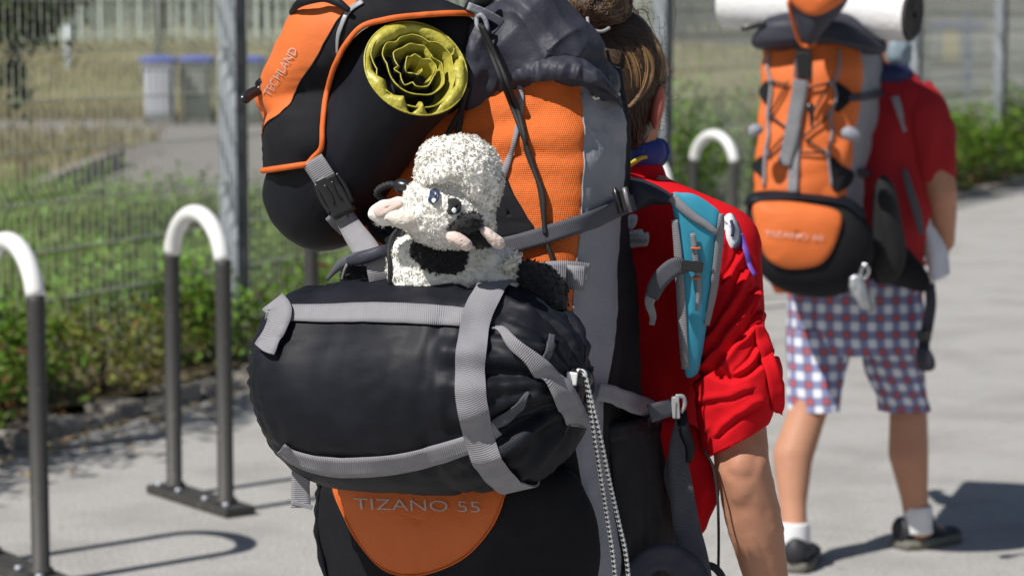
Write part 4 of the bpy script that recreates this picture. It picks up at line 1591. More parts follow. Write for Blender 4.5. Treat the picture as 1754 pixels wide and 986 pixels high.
for j in range(NP):
    best = None
    for i in range(40, 105):
        p = rr[i][j]
        if abs(nrm_[i][j].dot((CAMP - p).normalized())) < .12 or (p - pts[i]).dot(CAMP - p) < 0:
            continue
        x, y = pix(p)
        e = abs(x - np.interp(y, ysx, xsx))
        if best is None or e < best[0]:
            best = (e, i)
    if best and best[0] < 12:
        ii[j] = best[1]
ok = np.where(~np.isnan(ii))[0]
ii = np.interp(np.arange(NP), np.concatenate([ok - NP, ok, ok + NP]), np.tile(ii[ok], 3))
for _ in range(6):
    ii = .5 * ii + .25 * (np.roll(ii, 1) + np.roll(ii, -1))
rows = []
for q in range(5):
    r_ = []
    for j in range(NP):
        u0 = np.interp(ii[j], np.arange(NU), uu) + (q / 4 - .5) * .036 / L_
        f_ = min(NU - 2, np.interp(u0, uu, np.arange(NU)))
        i0 = int(f_)
        r_.append(rr[i0][j].lerp(rr[i0 + 1][j], f_ - i0) + (rr[i0][j] - pts[i0]).normalized() * .0092)
    rows.append(r_)
for _ in range(3):
    rows = [[(r[j] * 2 + r[j - 1] + r[(j + 1) % NP]) / 4 for j in range(NP)] for r in rows]
web_round = M('grey_webbing_round', (.25, .245, .265), .75, var=.14, vs_=50, spec=.25, weave=.5, ws=(340, 0))
o = sheet('round_strap', rows, web_round, sb, closed=True)
sheet('round_strap_edge', [rows[0], [p + (pts[60] - p).normalized() * .003 for p in rows[0]]], web_round, o, closed=True)
sheet('round_strap_edge', [rows[4], [p + (pts[60] - p).normalized() * .003 for p in rows[4]]], web_round, o, closed=True)
band('end_strap', [(846, 564), (870, 580), (905, 608), (940, 645), (965, 680), (978, 708), (980, 730)], [6, 14, 28, 36, 40, 38, 30], s_t, webbing, sb, off=.012, n=50, smooth=6)
band('end_strap', [(842, 728), (868, 712), (890, 692), (905, 672)], [16, 20, 14, 6], s_t, webbing_dark, sb, off=.003, n=24)
band('end_strap', [(945, 572), (938, 600), (925, 622)], [10, 12, 8], s_t, webbing_dark, sb, off=.004, n=16)
band('strap_tail', [(476, 526), (486, 540), (482, 562), (472, 584), (462, 606)], [44, 40, 34, 32, 36], s_t, webbing, sb, off=.012, n=34, dflt=3.68)
tube('strap_knot', [P(470, 548, 3.64), P(480, 530, 3.632), P(496, 524, 3.63), P(508, 534, 3.632)], [.006, .0085, .009, .006], webbing, sb, n=10, res=20, flat=.5)
tube('strap_knot', [P(478, 760, 3.68), P(486, 772, 3.665), P(498, 782, 3.66)], [.006, .008, .005], plastic, sb, n=10, res=14, flat=.6)
band('strap_tail', [(512, 780, 3.655), (516, 805, 3.65), (515, 835, 3.65), (516, 868, 3.648)], [28, 32, 32, 34], s_t, webbing, sb, n=34, wob=.001)
rbox('strap_hem', P(518, 864, 3.644), V((.0145, 0, -.004)), V((0, .002, 0)), V((.001, 0, .003)), webbing, sb, r=.4)
tube('stitched_rim', [P(x, y, d) for x, y, d in [(455, 540, 3.72), (440, 580, 3.69), (434, 630, 3.68), (438, 680, 3.68), (455, 730, 3.69), (480, 765, 3.70)]], .0028, webbing_dark, sb, n=8, res=50)
# cord lock and the two speckled cords
lk = P(984, 646, 3.475)
cl = tube('cord_lock', [lk + V((-.008, 0, .006)), lk, lk + V((.012, .004, -.002)), lk + V((.02, .008, -.01))], [.009, .013, .013, .008], plastic, sb, n=14, res=16)
rbox('cord_lock_button', lk + V((-.004, -.012, .0)), V((.0075, 0, -.001)), V((0, .004, 0)), V((.001, 0, .009)), white_paint, cl, r=.6, seg=3)
ck = bpy.data.materials.new('speckled_cord')
ck.use_nodes = True
n_, l_ = ck.node_tree.nodes, ck.node_tree.links
tc = n_.new('ShaderNodeTexCoord')
chk = n_.new('ShaderNodeTexChecker')
mp = n_.new('ShaderNodeMapping')
mp.inputs['Scale'].default_value = (190, 190, 1)
mp.inputs['Rotation'].default_value = (0, 0, .785)
l_.new(tc.outputs['UV'], mp.inputs[0])
l_.new(mp.outputs[0], chk.inputs['Vector'])
chk.inputs['Scale'].default_value = 1
chk.inputs['Color1'].default_value = (.55, .56, .56, 1)
chk.inputs['Color2'].default_value = (.015, .015, .018, 1)
l_.new(chk.outputs[0], n_['Principled BSDF'].inputs['Base Color'])
for off in ((0, 0), (14, -4)):
    x0 = off[0]
    tube('speckled_cord', [P(988, 634, 3.47), P(1002, 640 + x0 * .3, 3.465), P(1010 + x0 * .3, 690, 3.47), P(1018 + x0 * .7, 745, 3.48), P(1030 + x0 * .95, 820, 3.50), P(1041 + x0 * 1.3, 890, 3.52), P(1050 + x0 * 1.6, 950, 3.53), P(1058 + x0 * 1.6, 1030, 3.54)], .0032, ck, sb, n=8, res=120)

# ------------------------------------------------------------------ plush toy
pl = root('plush_sheep', P(780, 475, 3.58), 'white and black terry plush lamb wedged behind the black sleeping bag', 'plush toy')


def tufts(o, mat, n, ln, wd, parent, name='fleece', curl=.6, keep=None):
    v, f = WV[o.name]
    va = np.array([tuple(p) for p in v])
    tri = np.array([(q[0], q[1], q[2]) for q in f] + [(q[0], q[2], q[3]) for q in f if len(q) == 4])
    a, b, c_ = va[tri[:, 0]], va[tri[:, 1]], va[tri[:, 2]]
    cr_ = np.cross(b - a, c_ - a)
    ar = np.linalg.norm(cr_, axis=1)
    pick = np.repeat(rng.choice(len(tri), n // 6, p=ar / ar.sum()), 6)      # locks of six
    n = len(pick)
    w1, w2 = np.repeat(rng.random(n // 6), 6), np.repeat(rng.random(n // 6), 6)
    sw = w1 + w2 > 1
    w1[sw], w2[sw] = 1 - w1[sw], 1 - w2[sw]
    p = a[pick] + (b - a)[pick] * w1[:, None] + (c_ - a)[pick] * w2[:, None]
    nr_ = cr_[pick] / (ar[pick][:, None] + 1e-12)
    cen_ = va.mean(0)
    s_ = np.sign(((p - cen_) * nr_).sum(1))
    nr_ *= s_[:, None]
    if keep is not None:
        p = p + rng.normal(size=p.shape) * wd * 1.3
        m_ = np.array([keep(V(q)) for q in p])
        p, nr_ = p[m_], nr_[m_]
    k = len(p)
    t = rng.normal(size=(k, 3))
    if keep is None:
        t = np.repeat(rng.normal(size=(k // 6, 3)), 6, 0) + t * .45
        p = p + rng.normal(size=(k, 3)) * wd * 1.3
    t -= nr_ * (t * nr_).sum(1)[:, None]
    t /= np.linalg.norm(t, axis=1)[:, None]
    d = np.cross(nr_, t)
    l = (ln * rng.uniform(.6, 1.3, k))[:, None]
    p1 = p + nr_ * l * .6 + d * l * curl * .35
    p2 = p + nr_ * l * .8 + d * l * curl * 1.1
    w_ = wd
    vv = np.stack([p - t * w_ - nr_ * .001, p + t * w_ - nr_ * .001, p1 + t * w_, p1 - t * w_, p2 + t * w_ * .5, p2 - t * w_ * .5], 1).reshape(-1, 3)
    bs = (np.arange(k) * 6)[:, None]
    ff = np.concatenate([bs + [0, 1, 2, 3], bs + [3, 2, 4, 5]], 0)
    return fastmesh(name, vv, ff, mat, parent)


lump = lambda a, s: (lambda p, i, j: a * nz(p, s, 3) + a * .5 * nz(p, s * 2.3, 7))
felt = lambda p, i, j: .0008 * nz(p, 160, 3) + .0005 * nz(p, 420, 8)
curls = lambda p, i, j: .003 * nz(p, 42, 3) + .0019 * (1 - 2 * abs(nz(p, 110, 5))) + .001 * nz(p, 260, 9)
body = pillow('torso', [(668, 480), (668, 440), (680, 412), (720, 402), (780, 405), (830, 410), (868, 425), (890, 452), (884, 500), (780, 520), (690, 515)], (778, 462), 3.585, .05, .05, white_fleece, pl, nr=44, nth=190, disp=curls)
bt = bvh(body)
bpatch = patch('black_patch', [(706, 432), (712, 415), (750, 412), (790, 420), (800, 440), (790, 460), (760, 466), (725, 455)], (752, 438), bt, black_fleece, pl, off=.004, puff=.004, nr=8, nth=40)
head = pillow('head', [(690, 352), (700, 322), (720, 308), (760, 302), (805, 318), (838, 345), (848, 380), (830, 412), (790, 424), (740, 420), (705, 402), (690, 378)], (765, 362), 3.525, .055, .05, white_fleece, pl, nr=44, nth=190, disp=curls)
crown = pillow('woolly_crown', [(716, 320), (714, 285), (724, 258), (748, 240), (790, 233), (828, 245), (852, 272), (860, 308), (852, 340), (838, 366), (810, 352), (775, 325), (740, 318)], (788, 292), 3.52, .062, .055, white_fleece, pl, nr=44, nth=190, disp=curls)
ht = bvh(head, crown)
in_patch = lambda q: not (700 < pix(q)[0] < 798 and 412 < pix(q)[1] < 462 and ((pix(q)[0] - 752) / 50) ** 2 + ((pix(q)[1] - 438) / 26) ** 2 < 1)
in_face = lambda q: not (((pix(q)[0] - 796) / 30) ** 2 + ((pix(q)[1] - 385) / 22) ** 2 < 1 or ((pix(q)[0] - 747) / 12) ** 2 + ((pix(q)[1] - 338) / 13) ** 2 < 1 or ((pix(q)[0] - 780) / 13) ** 2 + ((pix(q)[1] - 355) / 14) ** 2 < 1)
tufts(body, white_fleece, 9000, .0024, .0006, pl, keep=in_patch, curl=1.2)
tufts(head, white_fleece, 9000, .002, .0006, pl, keep=in_face, curl=1.2)
tufts(crown, white_fleece, 11000, .0026, .0006, pl, curl=1.3)
eye_w = M('eye_highlight', (.8, .82, .85), .3)
eye_b = M('eye_blue', (.028, .042, .085), .35)
e1_ = patch('eye', [(740, 337), (744, 330), (750, 327), (753, 333), (751, 342), (745, 349), (740, 345)], (746, 338), ht, eye_b, pl, off=.0045, puff=.003, nr=5, nth=24)
patch('eye_highlight', [(740, 343), (743, 340), (747, 343), (743, 348)], (743, 344), bvh(e1_), eye_w, e1_, off=.0012, puff=.0008, nr=3, nth=12, thick=.0006)
e2_ = patch('eye', [(769, 356), (772, 345), (781, 341), (790, 347), (789, 358), (780, 367), (771, 364)], (779, 354), ht, black_fleece, pl, off=.0045, puff=.003, nr=5, nth=24)
patch('eye_highlight', [(774, 360), (778, 356), (782, 360), (778, 365)], (778, 361), bvh(e2_), eye_w, e2_, off=.0012, puff=.0008, nr=3, nth=12, thick=.0006)
mz = pillow('muzzle', [(768, 394), (776, 378), (798, 364), (820, 368), (826, 384), (812, 400), (785, 402)], (798, 384), 3.478, .02, .025, black_fleece, pl, nr=10, nth=40)
arm = pillow('arm', [(800, 398), (820, 388), (842, 398), (852, 415), (835, 424), (808, 420)], (826, 406), 3.49, .014, .02, black_fleece, pl, nr=10, nth=40)
pillow('hoof', [(764, 402), (772, 396), (790, 400), (806, 412), (809, 424), (800, 430), (785, 424), (768, 414)], (787, 413), 3.462, .013, .013, pink_felt, pl, nr=24, nth=80, disp=felt)
pillow('hoof', [(820, 392), (832, 388), (850, 400), (864, 412), (863, 424), (850, 426), (834, 412)], (843, 408), 3.478, .012, .012, pink_felt, pl, nr=24, nth=80, disp=felt)
tufts(mz, black_fleece, 900, .0026, .0007, mz)
tufts(arm, black_fleece, 700, .0026, .0007, arm)
tufts(bpatch, black_fleece, 1600, .003, .0008, bpatch)
ear = pillow('ear', [(630, 366), (640, 350), (665, 340), (694, 338), (712, 350), (708, 372), (690, 382), (660, 388), (640, 380)], (672, 363), 3.52, .016, .018, white_fleece, pl, nr=12, nth=50, disp=lump(.002, 60))
patch('inner_ear', [(640, 360), (655, 348), (682, 343), (690, 350), (672, 362), (650, 372)], (664, 357), bvh(ear), pink_felt, ear, off=.002, puff=.002, nr=5, nth=24)
tufts(ear, white_fleece, 500, .003, .0006, ear, keep=lambda q: pix(q)[1] > 368)
snout = pillow('arm', [(660, 372), (676, 360), (705, 362), (718, 376), (708, 390), (680, 390)], (690, 376), 3.49, .013, .013, M('cream_plush', (.74, .67, .6), .95, bump=.4, bs=500), pl, nr=24, nth=80, disp=felt)
leg = pillow('leg', [(872, 462), (895, 446), (930, 452), (958, 472), (972, 502), (968, 532), (940, 545), (905, 520), (880, 495)], (922, 490), 3.59, .04, .04, black_fleece, pl, nr=14, nth=60, disp=lump(.002, 60))
tufts(leg, black_fleece, 2500, .003, .0007, leg)
leg2 = pillow('leg', [(585, 480), (592, 456), (615, 440), (640, 446), (650, 480), (640, 510), (600, 508)], (618, 476), 3.70, .035, .03, black_fleece, pl, nr=14, nth=60, disp=lump(.002, 60))
tufts(leg2, black_fleece, 1800, .003, .0007, leg2)
tl = pillow('tail', [(862, 452), (872, 440), (888, 436), (896, 440), (886, 448), (878, 462), (866, 464)], (877, 449), 3.545, .008, .01, white_fleece, pl, nr=6, nth=30, disp=lump(.003, 90))
tufts(tl, white_fleece, 300, .005, .0008, tl)
# cord with barrel lock by the ear
tube('barrel_cord', [P(660, 345, 3.575), P(646, 332, 3.57), P(652, 322, 3.565), P(668, 316, 3.56), P(684, 318, 3.555)], .0045, cord_black, BP, n=8, res=40, disp=lambda p, i, j: .0012 * math.sin(i * 1.8 + j))
tube('barrel_lock', [P(680, 314, 3.55), P(686, 318, 3.545), P(698, 320, 3.54), P(702, 321, 3.54)], [.007, .0105, .0095, .006], plastic, BP, n=12, res=16)
tube('hanging_cord', [P(690, 384, 3.60), P(672, 405, 3.59), P(666, 430, 3.57), P(668, 455, 3.565), P(668, 486, 3.57)], .0032, cord_black, BP, n=8, res=40)
tube('hanging_cord', [P(694, 386, 3.59), P(690, 402, 3.585), P(682, 418, 3.585)], .0035, cord_black, BP, n=8, res=20)
patch('dark_netting', [(628, 376), (650, 384), (690, 384), (700, 396), (690, 414), (664, 420), (640, 404)], (662, 398), ft, black, BP, off=.004, nr=6, nth=30)
# ------------------------------------------------------------------ people
def fused(name, caps, mat, parent, voxel=.009, smooth=6, disp=None):
    """one continuous skin grown round tapered limbs given as (p0, r0, p1, r1[, flatten axis, factor])"""
    bm = bmesh.new()
    for cpt in caps:
        p0, r0, p1, r1 = V(cpt[0]), cpt[1], V(cpt[2]), cpt[3]
        n = 14
        d = (p1 - p0)
        L = d.length
        t = d.normalized() if L > 1e-6 else V((0, 0, 1))
        pts, rr_ = [], []
        for k in range(5):
            a = math.pi / 2 * k / 5
            pts.append(p0 - t * (r0 * math.cos(a)))
            rr_.append(max(.001, r0 * math.sin(a)))
        for k in range(5):
            pts.append(p0 + d * (k / 4))
            rr_.append(r0 + (r1 - r0) * k / 4)
        for k in range(1, 6):
            a = math.pi / 2 * k / 5
            pts.append(p1 + t * (r1 * math.sin(a)))
            rr_.append(max(.001, r1 * math.cos(a)))
        rows = tube_rows(pts, rr_, n)
        if len(cpt) > 4:
            ax, fac = V(cpt[4]).normalized(), cpt[5]
            for r in rows:
                for k in range(n):
                    q = r[k] - p0
                    r[k] = r[k] + ax * (q.dot(ax) * (fac - 1))
        vv = [bm.verts.new(q) for r in rows for q in r]
        for f in gridfaces(len(rows), n, True):
            bm.faces.new([vv[i] for i in f])
        bm.faces.new([vv[i] for i in range(n)][::-1])
        bm.faces.new([vv[len(vv) - n + i] for i in range(n)])
    me = bpy.data.meshes.new(name)
    bm.to_mesh(me)
    bm.free()
    tmp = bpy.data.objects.new('tmp', me)
    COL.objects.link(tmp)
    m1 = tmp.modifiers.new('r', 'REMESH')
    m1.mode = 'VOXEL'
    m1.voxel_size = voxel
    m2 = tmp.modifiers.new('s', 'SMOOTH')
    m2.iterations = smooth
    m2.factor = .5
    bpy.context.view_layer.update()
    e = tmp.evaluated_get(bpy.context.evaluated_depsgraph_get())
    em = bpy.data.meshes.new_from_object(e)
    vv = [v.co.copy() for v in em.vertices]
    ff = [tuple(p.vertices) for p in em.polygons]
    if disp:
        vv = [v + disp(v) * n for v, n in zip(vv, [v.normal.copy() for v in em.vertices])]
    bpy.data.objects.remove(tmp)
    bpy.data.meshes.remove(me)
    bpy.data.meshes.remove(em)
    return link(name, vv, ff, mat, parent)


def hand_caps(w, fdir, side, palmn, r=1.0, curl=.5):
    """palm, four bent fingers of unequal length and a thumb from the side of the palm"""
    fdir, side, palmn = fdir.normalized(), side.normalized(), palmn.normalized()
    out = []
    k = w + fdir * .085 * r
    for s_, L in ((-.03, .066), (-.01, .076), (.011, .071), (.03, .055)):
        a = w + side * s_ * .6 * r
        b = k + side * s_ * r
        out.append((a, .013 * r, b, .0115 * r))
        m_ = b + (fdir + palmn * curl * .4) * L * .48 * r
        e_ = m_ + (fdir * (1 - curl * .6) + palmn * curl) .normalized() * L * .36 * r
        g_ = e_ + (fdir * (1 - curl) + palmn * curl * 1.3).normalized() * L * .28 * r
        out += [(b, .0098 * r, m_, .009 * r), (m_, .0088 * r, e_, .008 * r), (e_, .0078 * r, g_, .0065 * r)]
    b = w + fdir * .03 * r - side * .028 * r + palmn * .01
    m_ = b + (fdir * .7 - side * .7 + palmn * .4).normalized() * .042 * r
    e_ = m_ + (fdir * .95 - side * .2 + palmn * .5).normalized() * .034 * r
    out += [(w + fdir * .015, .016 * r, b, .014 * r), (b, .0125 * r, m_, .0105 * r), (m_, .01 * r, e_, .008 * r)]
    return out


def shoe(parent, heel, toe, h, mat, sole, name='shoe', w=.048):
    d = toe - heel
    s_ = V((-d.y, d.x, 0)).normalized()
    rows, srows = [], []
    for t in np.linspace(0, 1, 16):
        c_ = heel + d * t
        hw = w * (.72 + .28 * math.sin(math.pi * min(1, t * .85 + .2)) if t < .8 else (.95 * math.sqrt(max(.02, 1 - ((t - .8) / .2) ** 2 * .9))))
        if t < .08:
            hw *= .8
        top = h * (1 - .55 * sm(.25, .75, t)) * (1 if t < .95 else .8)
        r_ = []
        for k in range(16):
            a = 2 * math.pi * k / 16
            z = .022 + (top - .022) * (.5 + .5 * math.sin(a))
            r_.append(c_ + s_ * (hw * math.cos(a) * (1 - .25 * max(0, math.sin(a)))) + V((0, 0, z)))
        rows.append(r_)
        srows.append([c_ + s_ * (hw * 1.06 * (-1 + 2 * k / 7)) + V((0, 0, 0)) for k in range(8)] + [c_ + s_ * (hw * 1.06 * (1 - 2 * k / 7)) + V((0, 0, .03)) for k in range(8)])
    o = sheet(name, rows, mat, parent, closed=True, cap=True)
    sheet('sole', srows, sole, o, closed=True, cap=True)
    return o


# ------------------------------------------------------------------ the woman in front
f1 = V((.40, .917, 0))
r1 = V((.917, -.40, 0))
gx, gy = .135, 4.10
W1 = root('person', (gx, gy, 0), 'person with a brown hair bun and red shirt carrying the big backpack in front', 'person')
head_c = P(1062, 128, 4.12)
neck_t = P(1076, 215, 4.11)
neck_b = P(1062, 318, 4.14)
Rs = neck_b + r1 * .165 + V((0, -.05, -.088))
Ls = neck_b - r1 * .165 + V((0, 0, -.088))
El = P(1272, 800, 3.89)
Wr = P(1330, 1070, 3.95)
El2 = Ls + V((-.10, -.02, -.28))
Wr2 = El2 + f1 * .16 + V((-.0, 0, -.18))
pel = V((gx, gy, .80)) - f1 * .03
chest = neck_b + V((0, 0, -.17)) + f1 * .03
caps = [(head_c + V((-.008, 0, .012)), .064, head_c + f1 * .03 + V((-.012, 0, -.005)), .062), (head_c + f1 * .03, .07, head_c + f1 * .055 - V((0, 0, .07)), .05),
        (head_c + f1 * .095 - V((0, 0, .02)), .012, head_c + f1 * .105 - V((0, 0, .035)), .011),
        (neck_t, .05, neck_b, .055), (neck_b, .06, chest, .1), (neck_b, .052, Rs, .05), (neck_b, .052, Ls, .05),
        (chest - r1 * .05, .105, pel - r1 * .03 + V((0, 0, .14)), .10), (chest + r1 * .05, .105, pel + r1 * .03 + V((0, 0, .14)), .10), (pel + V((0, 0, .12)), .12, pel, .135)]
caps += [(Rs, .05, El, .043), (El, .0425, El + (Wr - El) * .35, .0445), (El + (Wr - El) * .35, .0445, Wr, .027), (Ls, .05, El2, .042), (El2, .042, Wr2, .028)]
caps += [(El + V((-.004, -.014, 0)), .03, El + V((0, -.012, -.03)), .028)]
caps += hand_caps(Wr, (Wr - El) + V((0, 0, -.03)), f1, -r1, .95)
caps += hand_caps(Wr2, (Wr2 - El2) + f1 * .05, -f1 + V((0, 0, .2)), r1, .95)
for sd_, ft_ in ((-1, .20), (1, -.16)):
    hip = pel + r1 * (.085 * sd_)
    kn = hip + f1 * (ft_ * .75 + .05) + V((0, 0, -.36))
    an = V((hip.x, hip.y, .085)) + f1 * ft_
    caps += [(hip, .088, kn, .056), (kn, .054, kn + (an - kn) * .4 - f1 * .015, .054), (kn + (an - kn) * .4 - f1 * .015, .054, an, .034), (an, .034, an + f1 * .12 - V((0, 0, .05)), .028)]
E0 = P(1268, 792, 3.84)


def elbow(v):
    if abs(v.z - E0.z) > .12 or abs(v.x - E0.x) > .12:
        return .0006 * nz(v, 60)
    x, y = pix(v)
    r_ = math.hypot((x - 1268) / 1100, (y - 795) / 1100)
    return .0018 * math.exp(-(r_ / .014) ** 2) - .0018 * math.exp(-((r_ - .024) / .008) ** 2) * (1 if y > 780 else .4) + .0014 * nz(v, 45) - .0012 * math.exp(-((y - 815 - .1 * (x - 1268)) / 5) ** 2) * (abs(x - 1268) < 24)


body1 = fused('body', caps, skin, W1, .006, 6, elbow)
# face details and ear
for e in (-1, 1):
    q = head_c + f1 * .103 + r1 * (.032 * e) + V((0, 0, .0))
    tube('eye', [q - f1 * .006, q + f1 * .006], [.012, .004], white_paint, W1, n=10)
tube('mouth', [head_c + f1 * .098 - r1 * .02 - V((0, 0, .068)), head_c + f1 * .104 - V((0, 0, .068)), head_c + f1 * .098 + r1 * .02 - V((0, 0, .068))], [.003, .006, .003], M('lips', (.4, .12, .1), .5), W1, n=8, res=10)
ear_m = M('ear_skin', (.5, .13, .09), .5, var=.1, bump=.2, bs=200)
pillow('ear', [(1118, 170), (1128, 148), (1137, 152), (1139, 175), (1133, 205), (1122, 222), (1114, 205)], (1127, 186), 4.045, .012, .014, ear_m, W1, nr=8, nth=40)
for e in (-1,):
    q = head_c - r1 * .083 + f1 * .01 - V((0, 0, .01))
    tube('ear', [q + V((0, 0, .03)), q, q - V((0, 0, .028))], [.01, .016, .008], ear_m, W1, n=10, res=12, flat=.5)

# hair: cap, strands swept up into a bun
hair_d = M('hair_dark', (.036, .02, .012), .42, var=.4, vs_=60, spec=.5)
hair_m_ = M('hair_brown', (.065, .036, .018), .4, var=.35, vs_=60, island=.4)
hair_l = M('hair_blond', (.24, .14, .06), .4, var=.3, vs_=60, island=.3)
hr = pillow('hair', [(985, 95), (1000, 45), (1030, 16), (1068, 14), (1105, 36), (1132, 78), (1143, 125), (1143, 160), (1132, 190), (1118, 225), (1104, 252), (1086, 268), (1066, 262), (1040, 230), (1010, 190), (988, 145)], (1064, 130), 4.10, .085, .05, hair_d, W1, nr=22, nth=90, pf=2.4, disp=lambda p, i, j: .0015 * nz(p, 60))
hrt = bvh(hr)
bun_c = P(1020, 28, 4.03)


def strands(name, specs, mat, w0, parent):
    mb = MB()
    for path, d_off in specs:
        cc = crom(path, 14)
        pts = []
        for x, y in cc:
            h, n = cast(hrt, x, y)
            if h is None:
                if pts:
                    pts.append(P(x, y, min(4.1, pts[-1].y + .004)))
                continue
            pts.append(h - ray(x, y).normalized() * d_off)
        if len(pts) < 4:
            continue
        k = len(pts)
        mb.rod(pts, [w0 * (.35 + .65 * math.sin(math.pi * min(1, (i + .6) / k))) for i in range(k)], 4, False)
    return mb.link(name, mat, parent, smooth=True, kind='stuff')


specs_d, specs_m, specs_l = [], [], []
for _ in range(900):
    t = random.random()
    # roots along the nape and the right contour, tips at the bun
    e = crom([(1062, 262), (1090, 262), (1108, 240), (1122, 215), (1134, 185), (1142, 150), (1140, 110), (1128, 72), (1100, 36), (1070, 18)], 50)[int(t * 49)]
    x0, y0 = e[0] + random.gauss(0, 5) - random.random() * 46 * (1 - t * .7), e[1] + random.gauss(0, 4) - random.random() * 24
    bx_, by_ = 1026 + random.gauss(0, 14), 52 + random.gauss(0, 9)
    mx_, my_ = (x0 + bx_) / 2 + 26 * (1 - t) + random.gauss(0, 11) - 8, (y0 + by_) / 2 - 6 - 20 * t + random.gauss(0, 14)
    s_ = ([(x0, y0), ((x0 + mx_) / 2 + 9 * (1 - t), (y0 + my_) / 2), (mx_, my_), (bx_, by_)], random.uniform(.001, .007))
    (specs_d if random.random() < .55 else specs_m).append(s_)
for _ in range(70):                                    # the left, behind the throat of the pack
    x0, y0 = random.uniform(1010, 1080), random.uniform(150, 255)
    specs_m.append(([(x0, y0), (x0 - 6, y0 - 40), ((x0 + 1020) / 2, (y0 + 50) / 2), (1022 + random.gauss(0, 12), 55)], random.uniform(.002, .007)))
for _ in range(26):                                    # the pale lock that has come loose
    j = random.gauss(0, 4)
    specs_l.append(([(1104 + j, 80 + j), (1112 + j, 105), (1110 + j, 135), (1097 + j * .7, 162), (1076 + j * .5, 184)], random.uniform(.006, .011)))
for _ in range(12):
    j = random.gauss(0, 5)
    specs_l.append(([(1068 + j, 80), (1080 + j, 100), (1088 + j, 125), (1089 + j, 150)], random.uniform(.004, .008)))
for _ in range(24):
    j = random.gauss(0, 4)
    specs_l.append(([(1118 + j, 55), (1130 + j, 85), (1136 + j, 112), (1132 + j, 140)], random.uniform(.003, .007)))
strands('dark_strands', specs_d, hair_d, .0011, hr)
strands('brown_strands', specs_m, hair_m_, .0011, hr)
strands('blond_strands', specs_l, hair_l, .0013, hr)
bun = pillow('bun', [(972, 10), (985, -22), (1010, -40), (1045, -42), (1070, -22), (1078, 6), (1068, 32), (1040, 46), (1005, 44), (982, 32)], (1024, 4), 4.03, .045, .05, hair_d, hr, nr=14, nth=60, disp=lump(.005, 40))
bnt = bvh(bun)
mb1, mb2 = MB(), MB()
for _ in range(420):
    a0 = random.uniform(0, 6.28)
    R0 = random.uniform(.25, 1.12)
    span = random.uniform(.8, 2.2)
    pts = []
    for k in range(9):
        a = a0 + span * k / 8
        R_ = R0 + .12 * math.sin(k * .9 + a0 * 3)
        x, y = 1024 + 50 * R_ * math.cos(a), 4 + 43 * R_ * math.sin(a)
        h, n = cast(bnt, x, y)
        pts.append((h - ray(x, y).normalized() * random.uniform(.002, .006)) if h is not None else P(x, y, 4.03))
    (mb1 if random.random() < .5 else mb2).rod(pts, .0009, 4, False)
mb1.link('brown_strands', hair_m_, bun, smooth=True, kind='stuff')
mb2.link('pale_strands', M('hair_tan', (.13, .075, .038), .4, island=.4), bun, smooth=True)
tie = tube('hair_tie', [P(1006, 30, 3.985), P(1009, 44, 3.98), P(1018, 52, 3.978), P(1032, 54, 3.98), P(1044, 48, 3.99)], .0026, M('grey_elastic', (.32, .31, .3), .5), hr, n=8, res=24)
mb1 = MB()
for _ in range(90):                                    # fly-away hairs
    x0, y0 = random.choice([(1142, 140), (1138, 185), (1120, 235), (1100, 30), (1128, 70), (1060, 0), (1000, -5), (975, 10)])
    x0 += random.gauss(0, 6)
    y0 += random.gauss(0, 14)
    dx, dy = random.uniform(-2, 20), random.gauss(0, 16)
    mb1.rod([P(*q, 4.1) for q in crom([(x0 - 6, y0), (x0 + dx * .6, y0 + dy * .3), (x0 + dx, y0 + dy), (x0 + dx * .7, y0 + dy * 1.7)], 9)], .00035, 3, False)
mb1.link('loose_hairs', hair_m_, hr, smooth=True, kind='stuff')

# neckerchief
nk_m = M('blue_neckerchief', (.015, .03, .22), .7, var=.2, bump=.2, bs=300, second=(.02, .16, .1), s_scale=30, s_lo=.58, s_hi=.62)
nk = tube('neckerchief', [neck_b + V((0, 0, .045)) + (r1 * math.cos(a) + f1 * math.sin(a)) * .058 + V((0, 0, .012 * math.sin(a + 2))) for a in np.linspace(0, 6.283, 30)], .024, nk_m, W1, n=12, disp=lambda p, i, j: .004 * nz(p, 40))
band('yellow_edge', [(1066, 285), (1082, 277), (1096, 270), (1106, 268)], [6, 7, 7, 5], bvh(nk), M('yellow_piping', (.6, .5, .04), .6), nk, off=.004, n=16, across=3, dflt=4.05)

# shirt: torso, sleeves, cuffs, badges
ty = [(300, .07, .06), (325, .10, .075), (350, .15, .10), (400, .178, .12), (500, .185, .13), (620, .178, .13), (740, .178, .13), (850, .185, .14), (900, .188, .145)]
rows = []
for y in np.linspace(300, 905, 60):
    a_, b_ = tab(ty, y)
    t = (y - 318) / 560
    cc = neck_b + (pel - neck_b) * min(1.05, max(0, t)) + f1 * .02
    z = P(1060, y, 4.1).z
    rows.append([V((cc.x, cc.y, z)) + r1 * (a_ * math.cos(q)) + f1 * (b_ * math.sin(q)) for q in np.linspace(0, 2 * math.pi, 64, endpoint=False)])
rows = displace(rows, lambda p, i, j: .006 * fold(p, V((.2, 0, 1)).normalized(), 14, 4, 3) + .004 * nz(p, 18), True)
SC = [(neck_b - V((0, 0, .0)), .078, neck_b - V((0, 0, .06)), .09), (neck_b - V((0, 0, .03)), .07, Rs + V((0, 0, .0)), .068), (neck_b - V((0, 0, .03)), .066, Ls, .07), (neck_b - V((0, 0, .05)), .07, chest, .12),
      (chest - r1 * .055, .125, pel - r1 * .05 + V((0, 0, .02)), .125), (chest + r1 * .055, .125, pel + r1 * .05 + V((0, 0, .02)), .125), (Rs, .066, Rs + (El - Rs) * .3, .062), (Ls, .066, Ls + (El2 - Ls) * .3, .062)]
shirt = fused('shirt', SC, red_cloth, W1, .008, 4)
